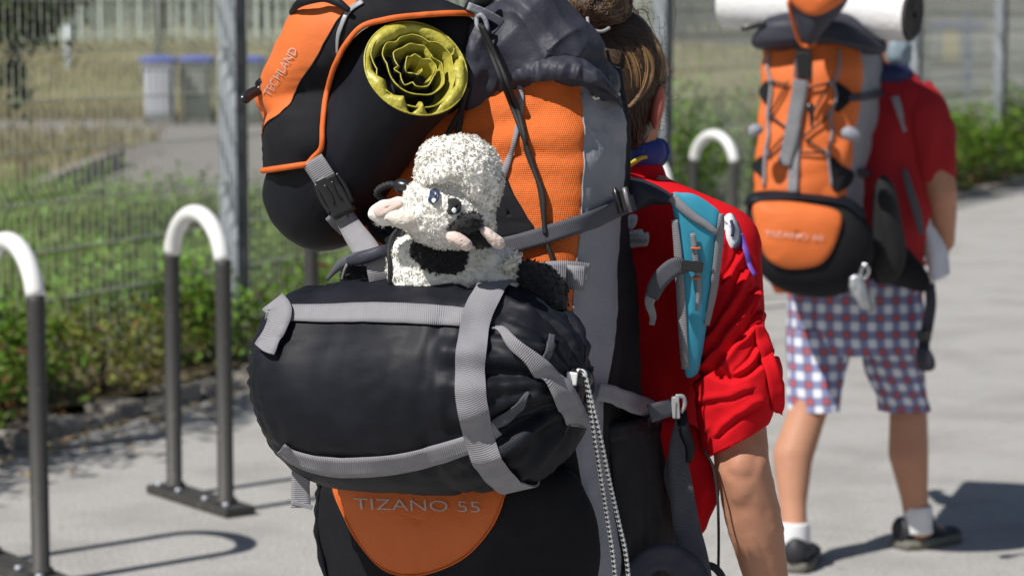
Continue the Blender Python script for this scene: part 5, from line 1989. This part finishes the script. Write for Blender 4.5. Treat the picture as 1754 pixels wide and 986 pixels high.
pillow('shirt_tail', [(1120, 730), (1180, 728), (1208, 765), (1222, 810), (1230, 848), (1212, 885), (1196, 910), (1160, 890), (1120, 830)], (1175, 815), 3.93, .03, .03, red_cloth, shirt, nr=14, nth=60, disp=lambda p, i, j: .006 * fold(p, V((.4, 0, 1)).normalized(), 22, 5, 3))
def drape(p, d, freq, wp, seed, pw=1.4):
    """creased cloth: sharp ridges that wander"""
    q = p.dot(d) * freq + wp * noise.noise(p * 7 + V((seed, 0, 0))) + seed
    fr = q - math.floor(q)
    return (1 - abs(2 * fr - 1)) ** pw * (.35 + .65 * sm(-.25, .4, noise.noise(p * 9 + V((0, seed, 0)))))


sl_path = [(1226, 398, 40), (1236, 440, 47), (1247, 500, 53), (1253, 555, 58), (1258, 605, 66), (1263, 645, 73), (1266, 690, 68), (1264, 735, 57), (1263, 752, 52)]
cc = crom(sl_path, 170)
spts = [P(x, y, 3.935 - .00012 * (y - 400)) for x, y, _ in cc]
srad = [r_ * 4.0 / F for _, _, r_ in cc]
n0 = len(spts)
for t in (1, 2, 3):                                    # the hem turns in
    spts.append(spts[n0 - 1] - (spts[n0 - 1] - spts[n0 - 3]).normalized() * .004 * t)
    srad.append(srad[n0 - 1] - .004 - .001 * t)
creases = [([(1232, 420), (1222, 470), (1208, 530), (1198, 590)], 9, .007), ([(1278, 470), (1250, 520), (1222, 565), (1196, 600)], 8, .009), ([(1292, 505), (1262, 550), (1230, 590), (1200, 625)], 7, .009),
           ([(1302, 540), (1280, 575), (1248, 605), (1226, 628)], 7, .007), ([(1272, 430), (1256, 460), (1240, 480)], 7, .005), ([(1306, 590), (1290, 612), (1262, 634)], 6, .006),
           ([(1300, 560), (1312, 600), (1322, 640), (1326, 690)], 6, .006), ([(1210, 690), (1240, 682), (1280, 668)], 8, .004), ([(1236, 738), (1262, 712), (1300, 690)], 8, .005), ([(1192, 660), (1204, 690), (1212, 730)], 7, .005), ([(1316, 470), (1300, 500), (1290, 530)], 6, .005)]
CUFF = [(1176, 668), (1196, 650), (1216, 640), (1234, 650), (1254, 657), (1280, 645), (1304, 628), (1350, 596)]


def seg_dist(x, y, pl_):
    best, side = 1e9, 1
    for (ax, ay), (bx, by) in zip(pl_, pl_[1:]):
        dx, dy = bx - ax, by - ay
        t = min(1, max(0, ((x - ax) * dx + (y - ay) * dy) / (dx * dx + dy * dy)))
        ex, ey = x - ax - t * dx, y - ay - t * dy
        d = math.hypot(ex, ey)
        if d < best:
            best, side = d, (1 if dx * ey - dy * ex > 0 else -1)
    return best, side


def slv_disp(p, i, j):
    x, y = pix(p)
    x += 5 * nz(p, 35, 3)
    y += 5 * nz(p, 35, 9)
    h = .002 * nz(p, 22) + .001 * nz(p, 60, 4) - .004
    for pl_, w, a in creases:
        d, sd = seg_dist(x, y, pl_)
        if d < 4 * w:
            d *= sd
            h += a * (math.exp(-((d + w * .5) / w) ** 2) - .8 * math.exp(-((d - w * .7) / (w * .55)) ** 2))
    d, sd = seg_dist(x, y, CUFF)
    h += .006 * sm(-4, 4, d * sd) - .006 * math.exp(-((d * sd + 8) / 6) ** 2)
    return h


srows = tube_rows(spts, srad, 170, ref=V((0, -1, 0)))
for k in range(n0 + 3):                                # the hem hangs lower at the back of the arm
    w_ = sm(600, 750, cc[min(k, n0 - 1)][1])
    c_ = spts[k]
    srows[k] = [p + V((0, 0, (p.x - c_.x) * .62 * w_)) for p in srows[k]]
srows = displace(srows, slv_disp, True)
if normals(srows, True)[60][0].dot(srows[60][0] - spts[60]) < 0:
    pass
slv = sheet('sleeve', srows, red_cloth, W1, closed=True)
slt = bvh(slv)
band('sleeve_tab', [(1297, 556), (1308, 596), (1322, 640), (1330, 680), (1330, 706)], [16, 22, 24, 22, 12], slt, red_cloth, slv, off=.005, n=40, smooth=8, thick=.004)
tube('button', [P(1303, 566, 3.90), P(1303, 566, 3.893)], .005, M('pale_button', (.6, .6, .58), .4), slv, n=12)
# inside of the cuff where the arm comes out
Ls_in = tube('left_sleeve', [Ls + V((0, 0, .01)), (Ls + El2) / 2, El2], [.07, .072, .075], red_cloth, W1, n=24, res=24, disp=lambda p, i, j: .006 * fold(p, V((0, 0, 1)), 18, 4, 2))
w_badge = M('white_badge_cloth', (.6, .62, .66), .7, bump=.2, bs=600)
navy = M('navy_thread', (.012, .016, .05), .7)
sht = bvh(shirt, slv)
bd = patch('shoulder_badge', [(1244, 372), (1252, 368), (1262, 392), (1262, 412), (1254, 424), (1246, 410), (1243, 390)], (1252, 396), slt, w_badge, slv, off=.004, puff=.002, nr=4, nth=40)
band('badge_stripe', [(1252, 378), (1254, 392), (1253, 406)], 5, bvh(bd), navy, bd, off=.003, n=10, across=3, smooth=6)
band('badge_edge', [(1256, 370), (1265, 392), (1264, 416), (1256, 426)], 4, slt, navy, bd, off=.005, n=16, across=3, smooth=10)
band('purple_badge_edge', [(1266, 402), (1275, 428), (1281, 452), (1290, 472)], [9, 9, 8, 7], slt, M('purple_thread', (.12, .05, .35), .7), slv, off=.006, n=20, across=3, smooth=12)
nb = patch('name_badge', [(1070, 402), (1098, 396), (1104, 402), (1112, 402), (1112, 416), (1106, 420), (1070, 422)], (1090, 410), sht, w_badge, shirt, off=.004, puff=.001, nr=4, nth=50)
text_on('badge_text', 'ers', (1080, 406), (10.5, 0), (0, -11), bvh(nb), navy, nb, off=.003)
text_on('badge_text', 'oliden', (1076, 417), (13, -.6), (.6, -13), bvh(nb), navy, nb, off=.003)
patch('crest_badge', [(1076, 372), (1090, 370), (1092, 380), (1086, 392), (1078, 390)], (1084, 380), sht, w_badge, shirt, off=.004, puff=.001, nr=3, nth=30)
# shorts and shoes below the frame
sh_m = M('navy_shorts_cloth', (.02, .025, .05), .8, bump=.3, bs=400)
rows = []
for t in np.linspace(0, 1, 14):
    z = pel.z + .14 - .24 * t
    rows.append([V((pel.x, pel.y, z)) + r1 * (.175 * math.cos(q)) + f1 * (.145 * math.sin(q)) for q in np.linspace(0, 2 * math.pi, 40, endpoint=False)])
sheet('shorts', displace(rows, lambda p, i, j: .005 * nz(p, 16), True), sh_m, W1, closed=True)
for sd_, ft_ in ((-1, .20), (1, -.16)):
    hip = pel + r1 * (.085 * sd_)
    kn = hip + f1 * (ft_ * .75 + .05) + V((0, 0, -.36))
    tube('shorts_leg', [hip + V((0, 0, .02)), hip + (kn - hip) * .75], [.105, .095], sh_m, W1, n=24, res=10)
    an = V((hip.x, hip.y, 0)) + f1 * ft_
    shoe(W1, an - f1 * .06, an + f1 * .2, .09, M('grey_shoe', (.06, .06, .065), .7), wheel_m)

# ------------------------------------------------------------------ the second hiker
W2 = root('person', (G(1475, 965).x, 7.4, 0), 'person in red shirt and plaid shorts walking ahead at the right', 'person')
f2 = V((.34, .94, 0)).normalized()
r2 = V((.94, -.34, 0)).normalized()
Rh = G(1556, 938)
Lh = G(1362, 985)
hipR, hipL = P(1520, 510, 7.5), P(1420, 510, 7.5)
knR, knL = P(1556, 690, 7.56), P(1385, 700, 7.40)
cfR, cfL = P(1556, 775, 7.55), P(1358, 780, 7.36)
anR, anL = P(1572, 905, 7.56), P(1362, 925, 7.28)
nk2 = P(1490, 118, 7.5)
hd2 = P(1505, 20, 7.52)
sR, sL = P(1580, 195, 7.44), P(1372, 175, 7.6)
eR, wR = P(1612, 325, 7.40), P(1620, 415, 7.56)
eL, wL = P(1330, 330, 7.75), P(1350, 400, 7.95)
caps = [(hd2 + V((0, 0, .03)), .09, hd2 + f2 * .03, .085), (hd2 + f2 * .04, .075, hd2 + f2 * .06 - V((0, 0, .07)), .055), (hd2 + f2 * .105 - V((0, 0, .02)), .013, hd2 + f2 * .115 - V((0, 0, .04)), .012),
        (hd2 - V((0, 0, .05)), .06, nk2, .065), (nk2, .07, (sR + sL) / 2 - V((0, 0, .12)), .12), (nk2, .065, sR, .06), (nk2, .065, sL, .06),
        ((sR + sL) / 2 - V((0, 0, .1)) - r2 * .06, .115, (hipR + hipL) / 2 - r2 * .04 + V((0, 0, .15)), .11), ((sR + sL) / 2 - V((0, 0, .1)) + r2 * .06, .115, (hipR + hipL) / 2 + r2 * .04 + V((0, 0, .15)), .11),
        ((hipR + hipL) / 2 + V((0, 0, .1)), .13, (hipR + hipL) / 2, .13),
        (sR, .055, eR, .046), (eR, .0445, eR + (wR - eR) * .35, .043), (eR + (wR - eR) * .35, .043, wR, .028), (sL, .055, eL, .046), (eL, .044, wL, .028),
        (hipR, .09, knR, .058), (knR, .056, cfR, .061), (cfR, .061, P(1566, 850, 7.56), .042), (P(1566, 850, 7.56), .042, anR, .036), (anR, .036, V((anR.x, anR.y, .06)), .034), (V((anR.x, anR.y, .055)), .03, V((anR.x + .08, anR.y + .08, .045)), .016),
        (hipL, .09, knL, .058), (knL, .056, cfL, .060), (cfL, .060, P(1358, 860, 7.32), .041), (P(1358, 860, 7.32), .041, anL, .035), (anL, .035, V((anL.x, anL.y, .06)), .034), (V((anL.x, anL.y, .055)), .03, V((anL.x + .03, anL.y + .1, .045)), .016)]
caps += hand_caps(wR, (wR - eR) + V((-.03, .05, -.06)), f2, -r2, 1.0, .7)
caps += hand_caps(wL, (wL - eL), -f2, r2, 1.0, .5)
body2 = fused('body', caps, skin, W2, .009, 5)
for e in (-1, 1):
    q = hd2 + f2 * .112 + r2 * (.033 * e)
    tube('eye', [q - f2 * .006, q + f2 * .006], [.012, .004], white_paint, W2, n=10)
    q = hd2 + r2 * (.088 * e)
    tube('ear', [q + V((0, 0, .03)), q, q - V((0, 0, .028))], [.01, .017, .008], ear_m, W2, n=10, res=12, flat=.6)
tube('mouth', [hd2 + f2 * .105 - r2 * .02 - V((0, 0, .075)), hd2 + f2 * .112 - V((0, 0, .075)), hd2 + f2 * .105 + r2 * .02 - V((0, 0, .075))], [.003, .006, .003], bpy.data.materials['lips'], W2, n=8, res=10)
pts = tube_rows([hd2 + V((0, 0, z)) for z in np.linspace(-.04, .125, 14)], [.08, .095, .1, .104, .107, .108, .108, .106, .102, .095, .084, .066, .04, .01], 32)
sheet('hair', displace(pts, lump(.004, 40), True), hair_d, W2, closed=True)
# scarf and hood cloth visible beside the neck
pale_m = M('pale_blue_cloth', (.2, .26, .31), .75, var=.1, bump=.2, bs=200)
pillow('hood_cloth', [(1515, 95), (1522, 70), (1540, 62), (1558, 72), (1560, 95), (1552, 118), (1535, 122), (1522, 112)], (1540, 94), 7.46, .05, .05, pale_m, W2, nr=10, nth=50, disp=lump(.006, 20))
pillow('neckerchief', [(1490, 118), (1515, 108), (1545, 112), (1562, 122), (1556, 138), (1530, 148), (1500, 146)], (1526, 128), 7.44, .06, .06, M('navy_neckerchief', (.012, .02, .09), .75, var=.2), W2, nr=10, nth=50, disp=lump(.006, 25))
ty2 = [(105, .08, .07), (130, .14, .09), (160, .2, .115), (200, .215, .125), (300, .205, .13), (400, .19, .13), (510, .185, .14)]
rows = []
ctr = (sR + sL) / 2
for y in np.linspace(105, 515, 48):
    a_, b_ = tab(ty2, y)
    p_ = P(1490 - (y - 160) * .05, y, 7.5)
    rows.append([p_ + r2 * (a_ * math.cos(q)) + f2 * (b_ * math.sin(q)) for q in np.linspace(0, 2 * math.pi, 56, endpoint=False)])
shirt2 = sheet('shirt', displace(rows, lambda p, i, j: .008 * fold(p, V((.1, 0, 1)).normalized(), 10, 3, 3), True), red_shaded, W2, closed=True)
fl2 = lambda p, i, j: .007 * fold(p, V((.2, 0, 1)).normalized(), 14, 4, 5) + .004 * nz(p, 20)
tube('sleeve', [P(1556, 165, 7.46), P(1580, 200, 7.44), P(1592, 250, 7.43), P(1598, 308, 7.43)], [.07, .075, .074, .066], red_shaded, W2, n=28, res=30, disp=fl2)
tube('sleeve', [sL + V((.03, 0, .02)), (sL + eL) / 2, eL + V((0, 0, .03))], [.075, .078, .07], red_shaded, W2, n=28, res=24, disp=fl2)
# plaid shorts
pd = bpy.data.materials.new('plaid_cotton')
pd.use_nodes = True
n_, l_ = pd.node_tree.nodes, pd.node_tree.links
tc = n_.new('ShaderNodeTexCoord')
sp_ = n_.new('ShaderNodeSeparateXYZ')
l_.new(tc.outputs['UV'], sp_.inputs[0])
bands = []
for ax in (0, 1):
    a = n_.new('ShaderNodeMath'); a.operation = 'MULTIPLY'; a.inputs[1].default_value = 6.283 / .049
    l_.new(sp_.outputs[ax], a.inputs[0])
    s_ = n_.new('ShaderNodeMath'); s_.operation = 'SINE'
    l_.new(a.outputs[0], s_.inputs[0])
    mr = n_.new('ShaderNodeMapRange'); mr.interpolation_type = 'SMOOTHSTEP'
    mr.inputs[1].default_value, mr.inputs[2].default_value = -.2, .15
    l_.new(s_.outputs[0], mr.inputs[0])
    mr2 = n_.new('ShaderNodeMapRange'); mr2.interpolation_type = 'SMOOTHSTEP'
    mr2.inputs[1].default_value, mr2.inputs[2].default_value = .25, .6
    l_.new(s_.outputs[0], mr2.inputs[0])
    bands.append((mr.outputs[0], mr2.outputs[0]))


def mixc(fac, A, B):
    m_ = n_.new('ShaderNodeMix'); m_.data_type = 'RGBA'
    l_.new(fac, m_.inputs[0])
    for k, c_ in ((6, A), (7, B)):
        if isinstance(c_, tuple):
            m_.inputs[k].default_value = (*c_, 1)
        else:
            l_.new(c_, m_.inputs[k])
    return m_.outputs[2]


lone = mixc(bands[0][0], (.66, .67, .73), (.2, .22, .37))
both = mixc(bands[0][0], (.2, .22, .37), (.075, .065, .15))
c1_ = mixc(bands[1][0], lone, both)
rm = n_.new('ShaderNodeMath'); rm.operation = 'MULTIPLY'
l_.new(bands[0][1], rm.inputs[0]); l_.new(bands[1][1], rm.inputs[1])
l_.new(mixc(rm.outputs[0], c1_, (.42, .09, .095)), n_['Principled BSDF'].inputs['Base Color'])
n_['Principled BSDF'].inputs['Roughness'].default_value = .85


def px_loft(name, table, dfun, thick, mat, parent, ny=30, nu=40, disp=None):
    """closed loft from photo rows: py, left px, right px"""
    rws = []
    for y in np.linspace(table[0][0], table[-1][0], ny):
        a_, b_ = tab(table, y)
        cx_, hw = (a_ + b_) / 2, (b_ - a_) / 2
        d_ = dfun(y)
        c_ = P(cx_, y, d_)
        h_ = hw * d_ / F
        rws.append([c_ + V((1, -.15, 0)) * (h_ * math.cos(q)) + V((.1, 1, 0)) * (h_ * thick * math.sin(q)) for q in np.linspace(0, 2 * math.pi, nu, endpoint=False)])
    if disp:
        rws = displace(rws, disp, True)
    return sheet(name, rws, mat, parent, closed=True)


fs_ = lambda p, i, j: .013 * fold(p, V((.15, 0, 1)).normalized(), 13, 3, 8) + .006 * nz(p, 9)
SH = px_loft('shorts', [(470, 1350, 1572), (500, 1345, 1580), (540, 1344, 1584), (585, 1346, 1584), (600, 1352, 1580)], lambda y: 7.48, .75, pd, W2, 16, 64, fs_)
px_loft('shorts_leg', [(560, 1346, 1466), (600, 1347, 1458), (650, 1346, 1448), (700, 1344, 1442)], lambda y: 7.46 - .0004 * (y - 560), .95, pd, SH, 20, 48, fs_)
px_loft('shorts_leg', [(560, 1466, 1584), (600, 1474, 1576), (650, 1487, 1584), (702, 1502, 1597)], lambda y: 7.5 + .0003 * (y - 560), .95, pd, SH, 20, 48, fs_)
sock_m = M('white_sock', (.7, .7, .72), .85, bump=.3, bs=300)
dark_shoe = M('black_trainer', (.022, .023, .028), .6, var=.2, bump=.2, bs=200)
tan_sole = M('grey_tan_sole', (.16, .15, .125), .8, var=.2)
tube('sock', [V((anR.x, anR.y, .05)), V((anR.x, anR.y, .1)), V((anR.x - .002, anR.y, .13))], [.045, .045, .043], sock_m, W2, n=24, res=12)
tube('sock', [V((anL.x, anL.y, .05)), V((anL.x, anL.y, .11)), V((anL.x, anL.y, .135))], [.045, .043, .041], sock_m, W2, n=24, res=12)
hR, tR = V((anR.x - .055, anR.y - .01, 0)), V((anR.x + .14, anR.y + .14, 0))
s1 = shoe(W2, hR, tR, .10, dark_shoe, tan_sole, w=.05)
pillow('heel_tab', [(1584, 905), (1586, 880), (1592, 872), (1600, 884), (1602, 905)], (1593, 892), 7.55, .01, .012, dark_shoe, s1, nr=6, nth=24)
tR2 = V((anL.x + .06, anL.y + .19, 0))
s2 = shoe(W2, V((anL.x - .01, anL.y - .065, 0)), tR2, .10, dark_shoe, tan_sole, w=.046)
for s_, h_, d_ in ((s1, hR, (tR - hR).normalized()), (s2, V((anL.x - .01, anL.y - .065, 0)), (tR2 - V((anL.x, anL.y - .065, 0))).normalized())):
    pass

# sheet of paper held in the right hand
pp = root('paper_map', P(1600, 400, 7.55), 'crumpled white paper with yellow and blue print held by the second hiker', 'paper')
pm = M('white_paper', (.62, .63, .68), .8, var=.06, second=(.4, .46, .6), s_scale=12, s_lo=.6, s_hi=.66)
prs = []
for k in range(30):
    t = k / 29
    xl, xr = np.interp(t, (0, .55, 1), (1555, 1574, 1598)), np.interp(t, (0, .5, .75, 1), (1572, 1592, 1622, 1628))
    yl, yr = 290 + 194 * t, 292 + 176 * t
    prs.append([P(xl + (xr - xl) * q / 9, yl + (yr - yl) * q / 9, 7.44 + .02 * math.sin(q * .5 + t * 4)) for q in range(10)])
prs = displace(facing(prs), lambda p, i, j: .006 * fold(p, V((.3, 0, 1)).normalized(), 16, 4, 2))
sheet('sheet_of_paper', prs, pm, pp, thick=.002)
pt_ = bvh(bpy.data.objects['sheet_of_paper'])
band('yellow_print', [(1580, 408), (1583, 422), (1586, 436)], [10, 12, 9], pt_, M('yellow_print', (.4, .4, .03), .7), pp, off=.004, n=10, across=3, dflt=7.56)

# ------------------------------------------------------------------ his backpack
L2, D2 = V((.955, -.295, 0)).normalized(), V((.295, .955, 0)).normalized()
B2 = root('hiking_backpack', P(1400, 505, 7.3), 'orange and grey backpack with black bottom pocket on the farther hiker', 'backpack', 'big hiking backpacks')
T3 = [(60, 1305, 1462, 1492, 1506, 7.16), (90, 1298, 1476, 1502, 1516, 7.13), (160, 1298, 1474, 1506, 1524, 7.11), (230, 1290, 1464, 1500, 1528, 7.10), (320, 1283, 1446, 1484, 1534, 7.09), (420, 1284, 1446, 1490, 1540, 7.10), (480, 1300, 1440, 1480, 1545, 7.12), (505, 1330, 1430, 1470, 1530, 7.15)]
ys2 = list(np.linspace(60, 505, 60))
nF2, nG2, nB2, nK2 = 40, 10, 12, 24
q_ = pack_rows(T3, ys2, L2, D2, nF2, nG2, nB2, nK2, .04, 4, .01)
q_ = displace(q_, lambda p, i, j: .005 * nz(p, 7, 3) + .0055 * fold(p, (L2 + V((0, 0, .2))).normalized(), 16, 3, 5), True)
i78 = min(range(60), key=lambda k: abs(ys2[k] - 78))
f2p = sheet('orange_front_panel', cut(q_[i78:], 0, nF2 + 1), orange_plain, B2)
s2p = sheet('grey_side_panel', cut(q_[i78:], nF2 + 1, nF2 + nG2 + 1), grey_panel, B2)
b2p = sheet('black_side_panel', cut(q_[i78:], nF2 + nG2 + 1, nF2 + nG2 + nB2 + 1), black, B2)
k2p = sheet('back_panel', cut(q_[i78:], nF2 + nG2 + nB2 + 1, len(q_[0])), black, B2)
col2 = pillow('throat_extension', [(1297, 78), (1298, 50), (1320, 32), (1380, 24), (1450, 26), (1490, 44), (1512, 72), (1508, 90), (1440, 80), (1370, 82)], (1400, 58), 7.2, .1, .1, throat, B2, nr=16, nth=90, pf=3, disp=lambda p, i, j: .01 * fold(p, V((1, 0, .1)).normalized(), 12, 3, 2))
t2 = bvh(f2p, s2p, b2p, k2p)
lid2 = pillow('lid', [(1348, -30), (1350, 0), (1362, 30), (1374, 62), (1384, 76), (1396, 74), (1420, 44), (1444, 16), (1456, -10), (1450, -40), (1400, -50)], (1400, 0), 7.0, .07, .06, throat, B2, nr=14, nth=80, pf=3)
l2t = bvh(lid2)
patch('lid_orange_panel', [(1356, -20), (1358, 2), (1372, 18), (1388, 26), (1406, 24), (1430, 10), (1446, -6), (1440, -30), (1400, -36)], (1402, -4), l2t, orange_plain, lid2, off=.006, puff=.012, nr=8, nth=60, dflt=6.97)
tube('orange_cord', [P(1350, 2, 6.97), P(1358, 35, 7.0), P(1370, 72, 7.03), P(1382, 80, 7.03), P(1393, 76, 7.03), P(1396, 70, 7.03)], .006, orange_trim, B2, n=8, res=30)
band('centre_webbing', [(1378, 78), (1376, 105), (1374, 135)], [24, 26, 26], t2, webbing_dark, B2, off=.012, n=14)
bk2 = P(1377, 112, 7.02)
rbox('side_release_buckle', bk2, V((.02, -.004, 0)), V((0, .009, 0)), V((-.003, 0, .036)), plastic, B2, r=.4, seg=2)
band('centre_webbing', [(1374, 138), (1366, 190), (1356, 240), (1346, 284)], [26, 24, 24, 22], t2, M('grey_webbing_mid', (.17, .175, .19), .7, weave=.6, ws=(0, 300)), B2, off=.016, n=40, wob=.002)
band('centre_webbing', [(1366, 200), (1362, 260), (1358, 330)], [16, 17, 17], t2, webbing, B2, off=.008, n=30)
for pth in ([(1318, 92), (1316, 120), (1322, 142), (1320, 170), (1316, 195), (1318, 230), (1312, 262), (1310, 320)],):
    band('daisy_chain', pth, 5, t2, webbing, B2, off=.006, n=50, across=3)
band('daisy_chain', [(1438, 85), (1436, 120), (1428, 142), (1432, 168), (1422, 195), (1424, 230), (1418, 262), (1424, 320)], 5, t2, webbing, B2, off=.006, n=50, across=3)
for a in ((1320, 140), (1318, 197), (1316, 262), (1420, 143), (1420, 198), (1416, 262)):
    h, n = cast(t2, *a)
    rbox('lace_lock', h - V((0, .008, 0)), V((.008, 0, 0)), V((0, .006, 0)), V((0, 0, .007)), M('grey_lock', (.2, .2, .22), .5), B2, r=.5)
for a, b in (((1320, 140), (1348, 145)), ((1350, 140), (1318, 197)), ((1318, 197), (1350, 222)), ((1380, 152), (1420, 143)), ((1392, 195), (1420, 143)), ((1420, 198), (1376, 235)), ((1378, 238), (1416, 262)), ((1370, 262), (1416, 262)), ((1316, 262), (1346, 230))):
    tube('lacing', laid([a, ((a[0] + b[0]) / 2, (a[1] + b[1]) / 2), b], t2, .012), .0032, cord_black, B2, n=6, res=14)
tube('barrel_lock', [P(1386, 178, 7.02), P(1388, 190, 7.02)], [.012, .012], plastic, B2, n=10)
tube('cord_end', [P(1388, 190, 7.02), P(1391, 204, 7.02), P(1390, 218, 7.03)], [.005, .007, .003], plastic, B2, n=8, res=10)
for o_, c_ in (([(1302, 158), (1316, 138), (1319, 165), (1317, 184)], (1313, 160)), ([(1430, 142), (1440, 145), (1460, 162), (1452, 178), (1432, 192), (1428, 168)], (1442, 166)), ([(1290, 284), (1308, 268), (1310, 305), (1302, 300)], (1303, 288)), ([(1424, 270), (1440, 282), (1460, 296), (1452, 318), (1428, 326)], (1440, 300))):
    patch('black_wedge', o_, c_, t2, black, B2, off=.005, nr=6, nth=40)
band('compression_strap', [(1452, 168), (1480, 165), (1510, 158), (1530, 148)], 12, t2, throat, B2, off=.012, n=20)
band('compression_strap', [(1466, 296), (1494, 296), (1522, 300)], 14, t2, throat, B2, off=.014, n=16)
for o_, c_ in (([(1282, 218), (1296, 212), (1308, 220), (1300, 232), (1284, 234)], (1294, 224)), ([(1442, 222), (1456, 216), (1472, 226), (1474, 238), (1456, 242), (1442, 234)], (1458, 230))):
    pillow('padded_tab', o_, c_, 7.05, .02, .03, grey_panel, B2, nr=8, nth=40)
bp2 = pillow('bottom_pocket', [(1282, 345), (1300, 334), (1380, 334), (1452, 346), (1482, 372), (1496, 410), (1494, 452), (1470, 488), (1428, 508), (1370, 506), (1322, 486), (1290, 448), (1278, 395)], (1385, 420), 7.12, .085, .05, black, B2, nr=18, nth=100, pf=3, disp=lambda p, i, j: .003 * nz(p, 14))
p2t = bvh(bp2)
patch('orange_patch', [(1292, 352), (1330, 346), (1390, 352), (1438, 366), (1436, 400), (1420, 436), (1396, 454), (1352, 458), (1318, 444), (1302, 410)], (1366, 402), p2t, orange_plain, B2, off=.006, puff=.008, nr=12, nth=70, disp=lambda p: .005 * fold(p, V((1, 0, .15)).normalized(), 12, 2, 3))
text_on('lettering', 'TIZANO 60', (1310, 404), (20, 1.6), (-.6, -14), bvh(bp2, bpy.data.objects['orange_patch.001']), M('pale_print', (.62, .52, .48), .5), B2, off=.006)
band('pocket_zip', [(1282, 352), (1300, 341), (1380, 340), (1448, 350), (1476, 374)], [10, 14, 15, 15, 10], p2t, black_nylon, B2, off=.010, n=40)
pillow('hip_belt', [(1490, 420), (1520, 400), (1550, 420), (1585, 460), (1595, 488), (1580, 500), (1530, 488), (1495, 480)], (1540, 456), 7.28, .04, .06, black, B2, nr=10, nth=60)
pillow('side_pocket', [(1496, 330), (1512, 300), (1532, 320), (1545, 380), (1552, 440), (1535, 480), (1505, 480), (1494, 420)], (1520, 400), 7.2, .05, .05, black_mesh, B2, nr=10, nth=60)
band('shoulder_strap', [(1548, 290, 7.34), (1560, 330, 7.33), (1572, 370, 7.34), (1578, 400, 7.36)], [10, 14, 14, 10], t2, webbing_dark, B2, n=20)
band('shoulder_strap', [(1532, 165, 7.34), (1540, 190, 7.33), (1546, 215, 7.33), (1550, 225, 7.33)], [14, 12, 6, 8], t2, webbing, B2, n=20)
band('hanging_strap', [(1592, 485, 7.3), (1594, 520, 7.29), (1588, 560, 7.29), (1582, 590, 7.29), (1584, 625, 7.29)], [18, 19, 20, 20, 22], t2, throat, B2, n=40)
rbox('strap_buckle', P(1583, 574, 7.27), V((.02, 0, 0)), V((0, .01, 0)), V((0, 0, .014)), plastic, B2, r=.4)
pillow('strap_buckle', [(1570, 600), (1580, 590), (1594, 600), (1602, 618), (1600, 632), (1584, 636), (1572, 630)], (1585, 615), 7.27, .018, .018, throat, B2, nr=8, nth=40)

# silver foam mat across the top and the carabiner with tags
fm = root('foam_mat', P(1418, 22, 7.05), 'rolled silver foam sleeping mat lying across the top of the farther backpack', 'sleeping mat')
silver = M('silver_foil_foam', (.74, .74, .75), .38, var=.05, bump=.15, bs=60)
foam_d = M('dark_foam', (.06, .055, .055), .85)
MA, MBp = P(1246, 2, 7.44), P(1562, 24, 7.15)
mx = (MBp - MA).normalized()
rows = tube_rows([MA + (MBp - MA) * t for t in np.linspace(0, 1, 24)], .078, 40)
sheet('foil_skin', displace(rows, lambda p, i, j: .002 * nz(p, 10), True), silver, fm, closed=True)
spi = []
for k in range(170):
    t = k / 169
    th = t * 5.5 * 2 * math.pi
    rr_ = .012 + .060 * t
    spi.append(MBp + mx * .004 + mx.orthogonal().normalized() * (rr_ * math.cos(th)) + mx.cross(mx.orthogonal().normalized()) * (rr_ * math.sin(th)))
tube('foam_layer', spi, .0052, foam_d, fm, n=6)
sheet('foam_end', [[MBp - mx * .002 + mx.orthogonal().normalized() * (r_ * math.cos(2 * math.pi * k / 40)) + mx.cross(mx.orthogonal().normalized()) * (r_ * math.sin(2 * math.pi * k / 40)) for k in range(40)] for r_ in (.0735, .04, .014)], foam_d, fm, closed=True)
sheet('foam_end', [[MA + mx * .002 + mx.orthogonal().normalized() * (r_ * math.cos(2 * math.pi * k / 40)) + mx.cross(mx.orthogonal().normalized()) * (r_ * math.sin(2 * math.pi * k / 40)) for k in range(40)] for r_ in (.0735, .04, .012)], foam_d, fm, closed=True)
band('mat_strap', [(1270, 50, 7.16), (1290, 46, 7.15), (1312, 40, 7.13)], [8, 9, 9], t2, plastic, B2, n=10)
cbn = root('carabiner', P(1470, 470, 7.03), 'cluster of grey metal carabiner and tags hanging at the pocket of the farther backpack', 'carabiner')
tube('ring', [P(x, y, 7.0) for x, y in [(1482, 452), (1488, 462), (1482, 476), (1474, 470), (1478, 456), (1482, 452)]], .005, M('polished_metal', (.55, .56, .58), .25, metal=1), cbn, n=8, res=30)
pillow('tag', [(1456, 478), (1466, 470), (1478, 476), (1486, 500), (1490, 526), (1478, 530), (1466, 512), (1456, 496)], (1472, 500), 7.0, .012, .012, M('brushed_metal', (.4, .41, .43), .4, metal=.6, var=.3, vs_=40), cbn, nr=8, nth=40, disp=lump(.004, 50))
pillow('tag', [(1480, 500), (1492, 496), (1500, 516), (1496, 534), (1484, 532)], (1490, 515), 7.02, .012, .012, M('dull_metal', (.3, .3, .32), .5, metal=.5, var=.3), cbn, nr=8, nth=30)
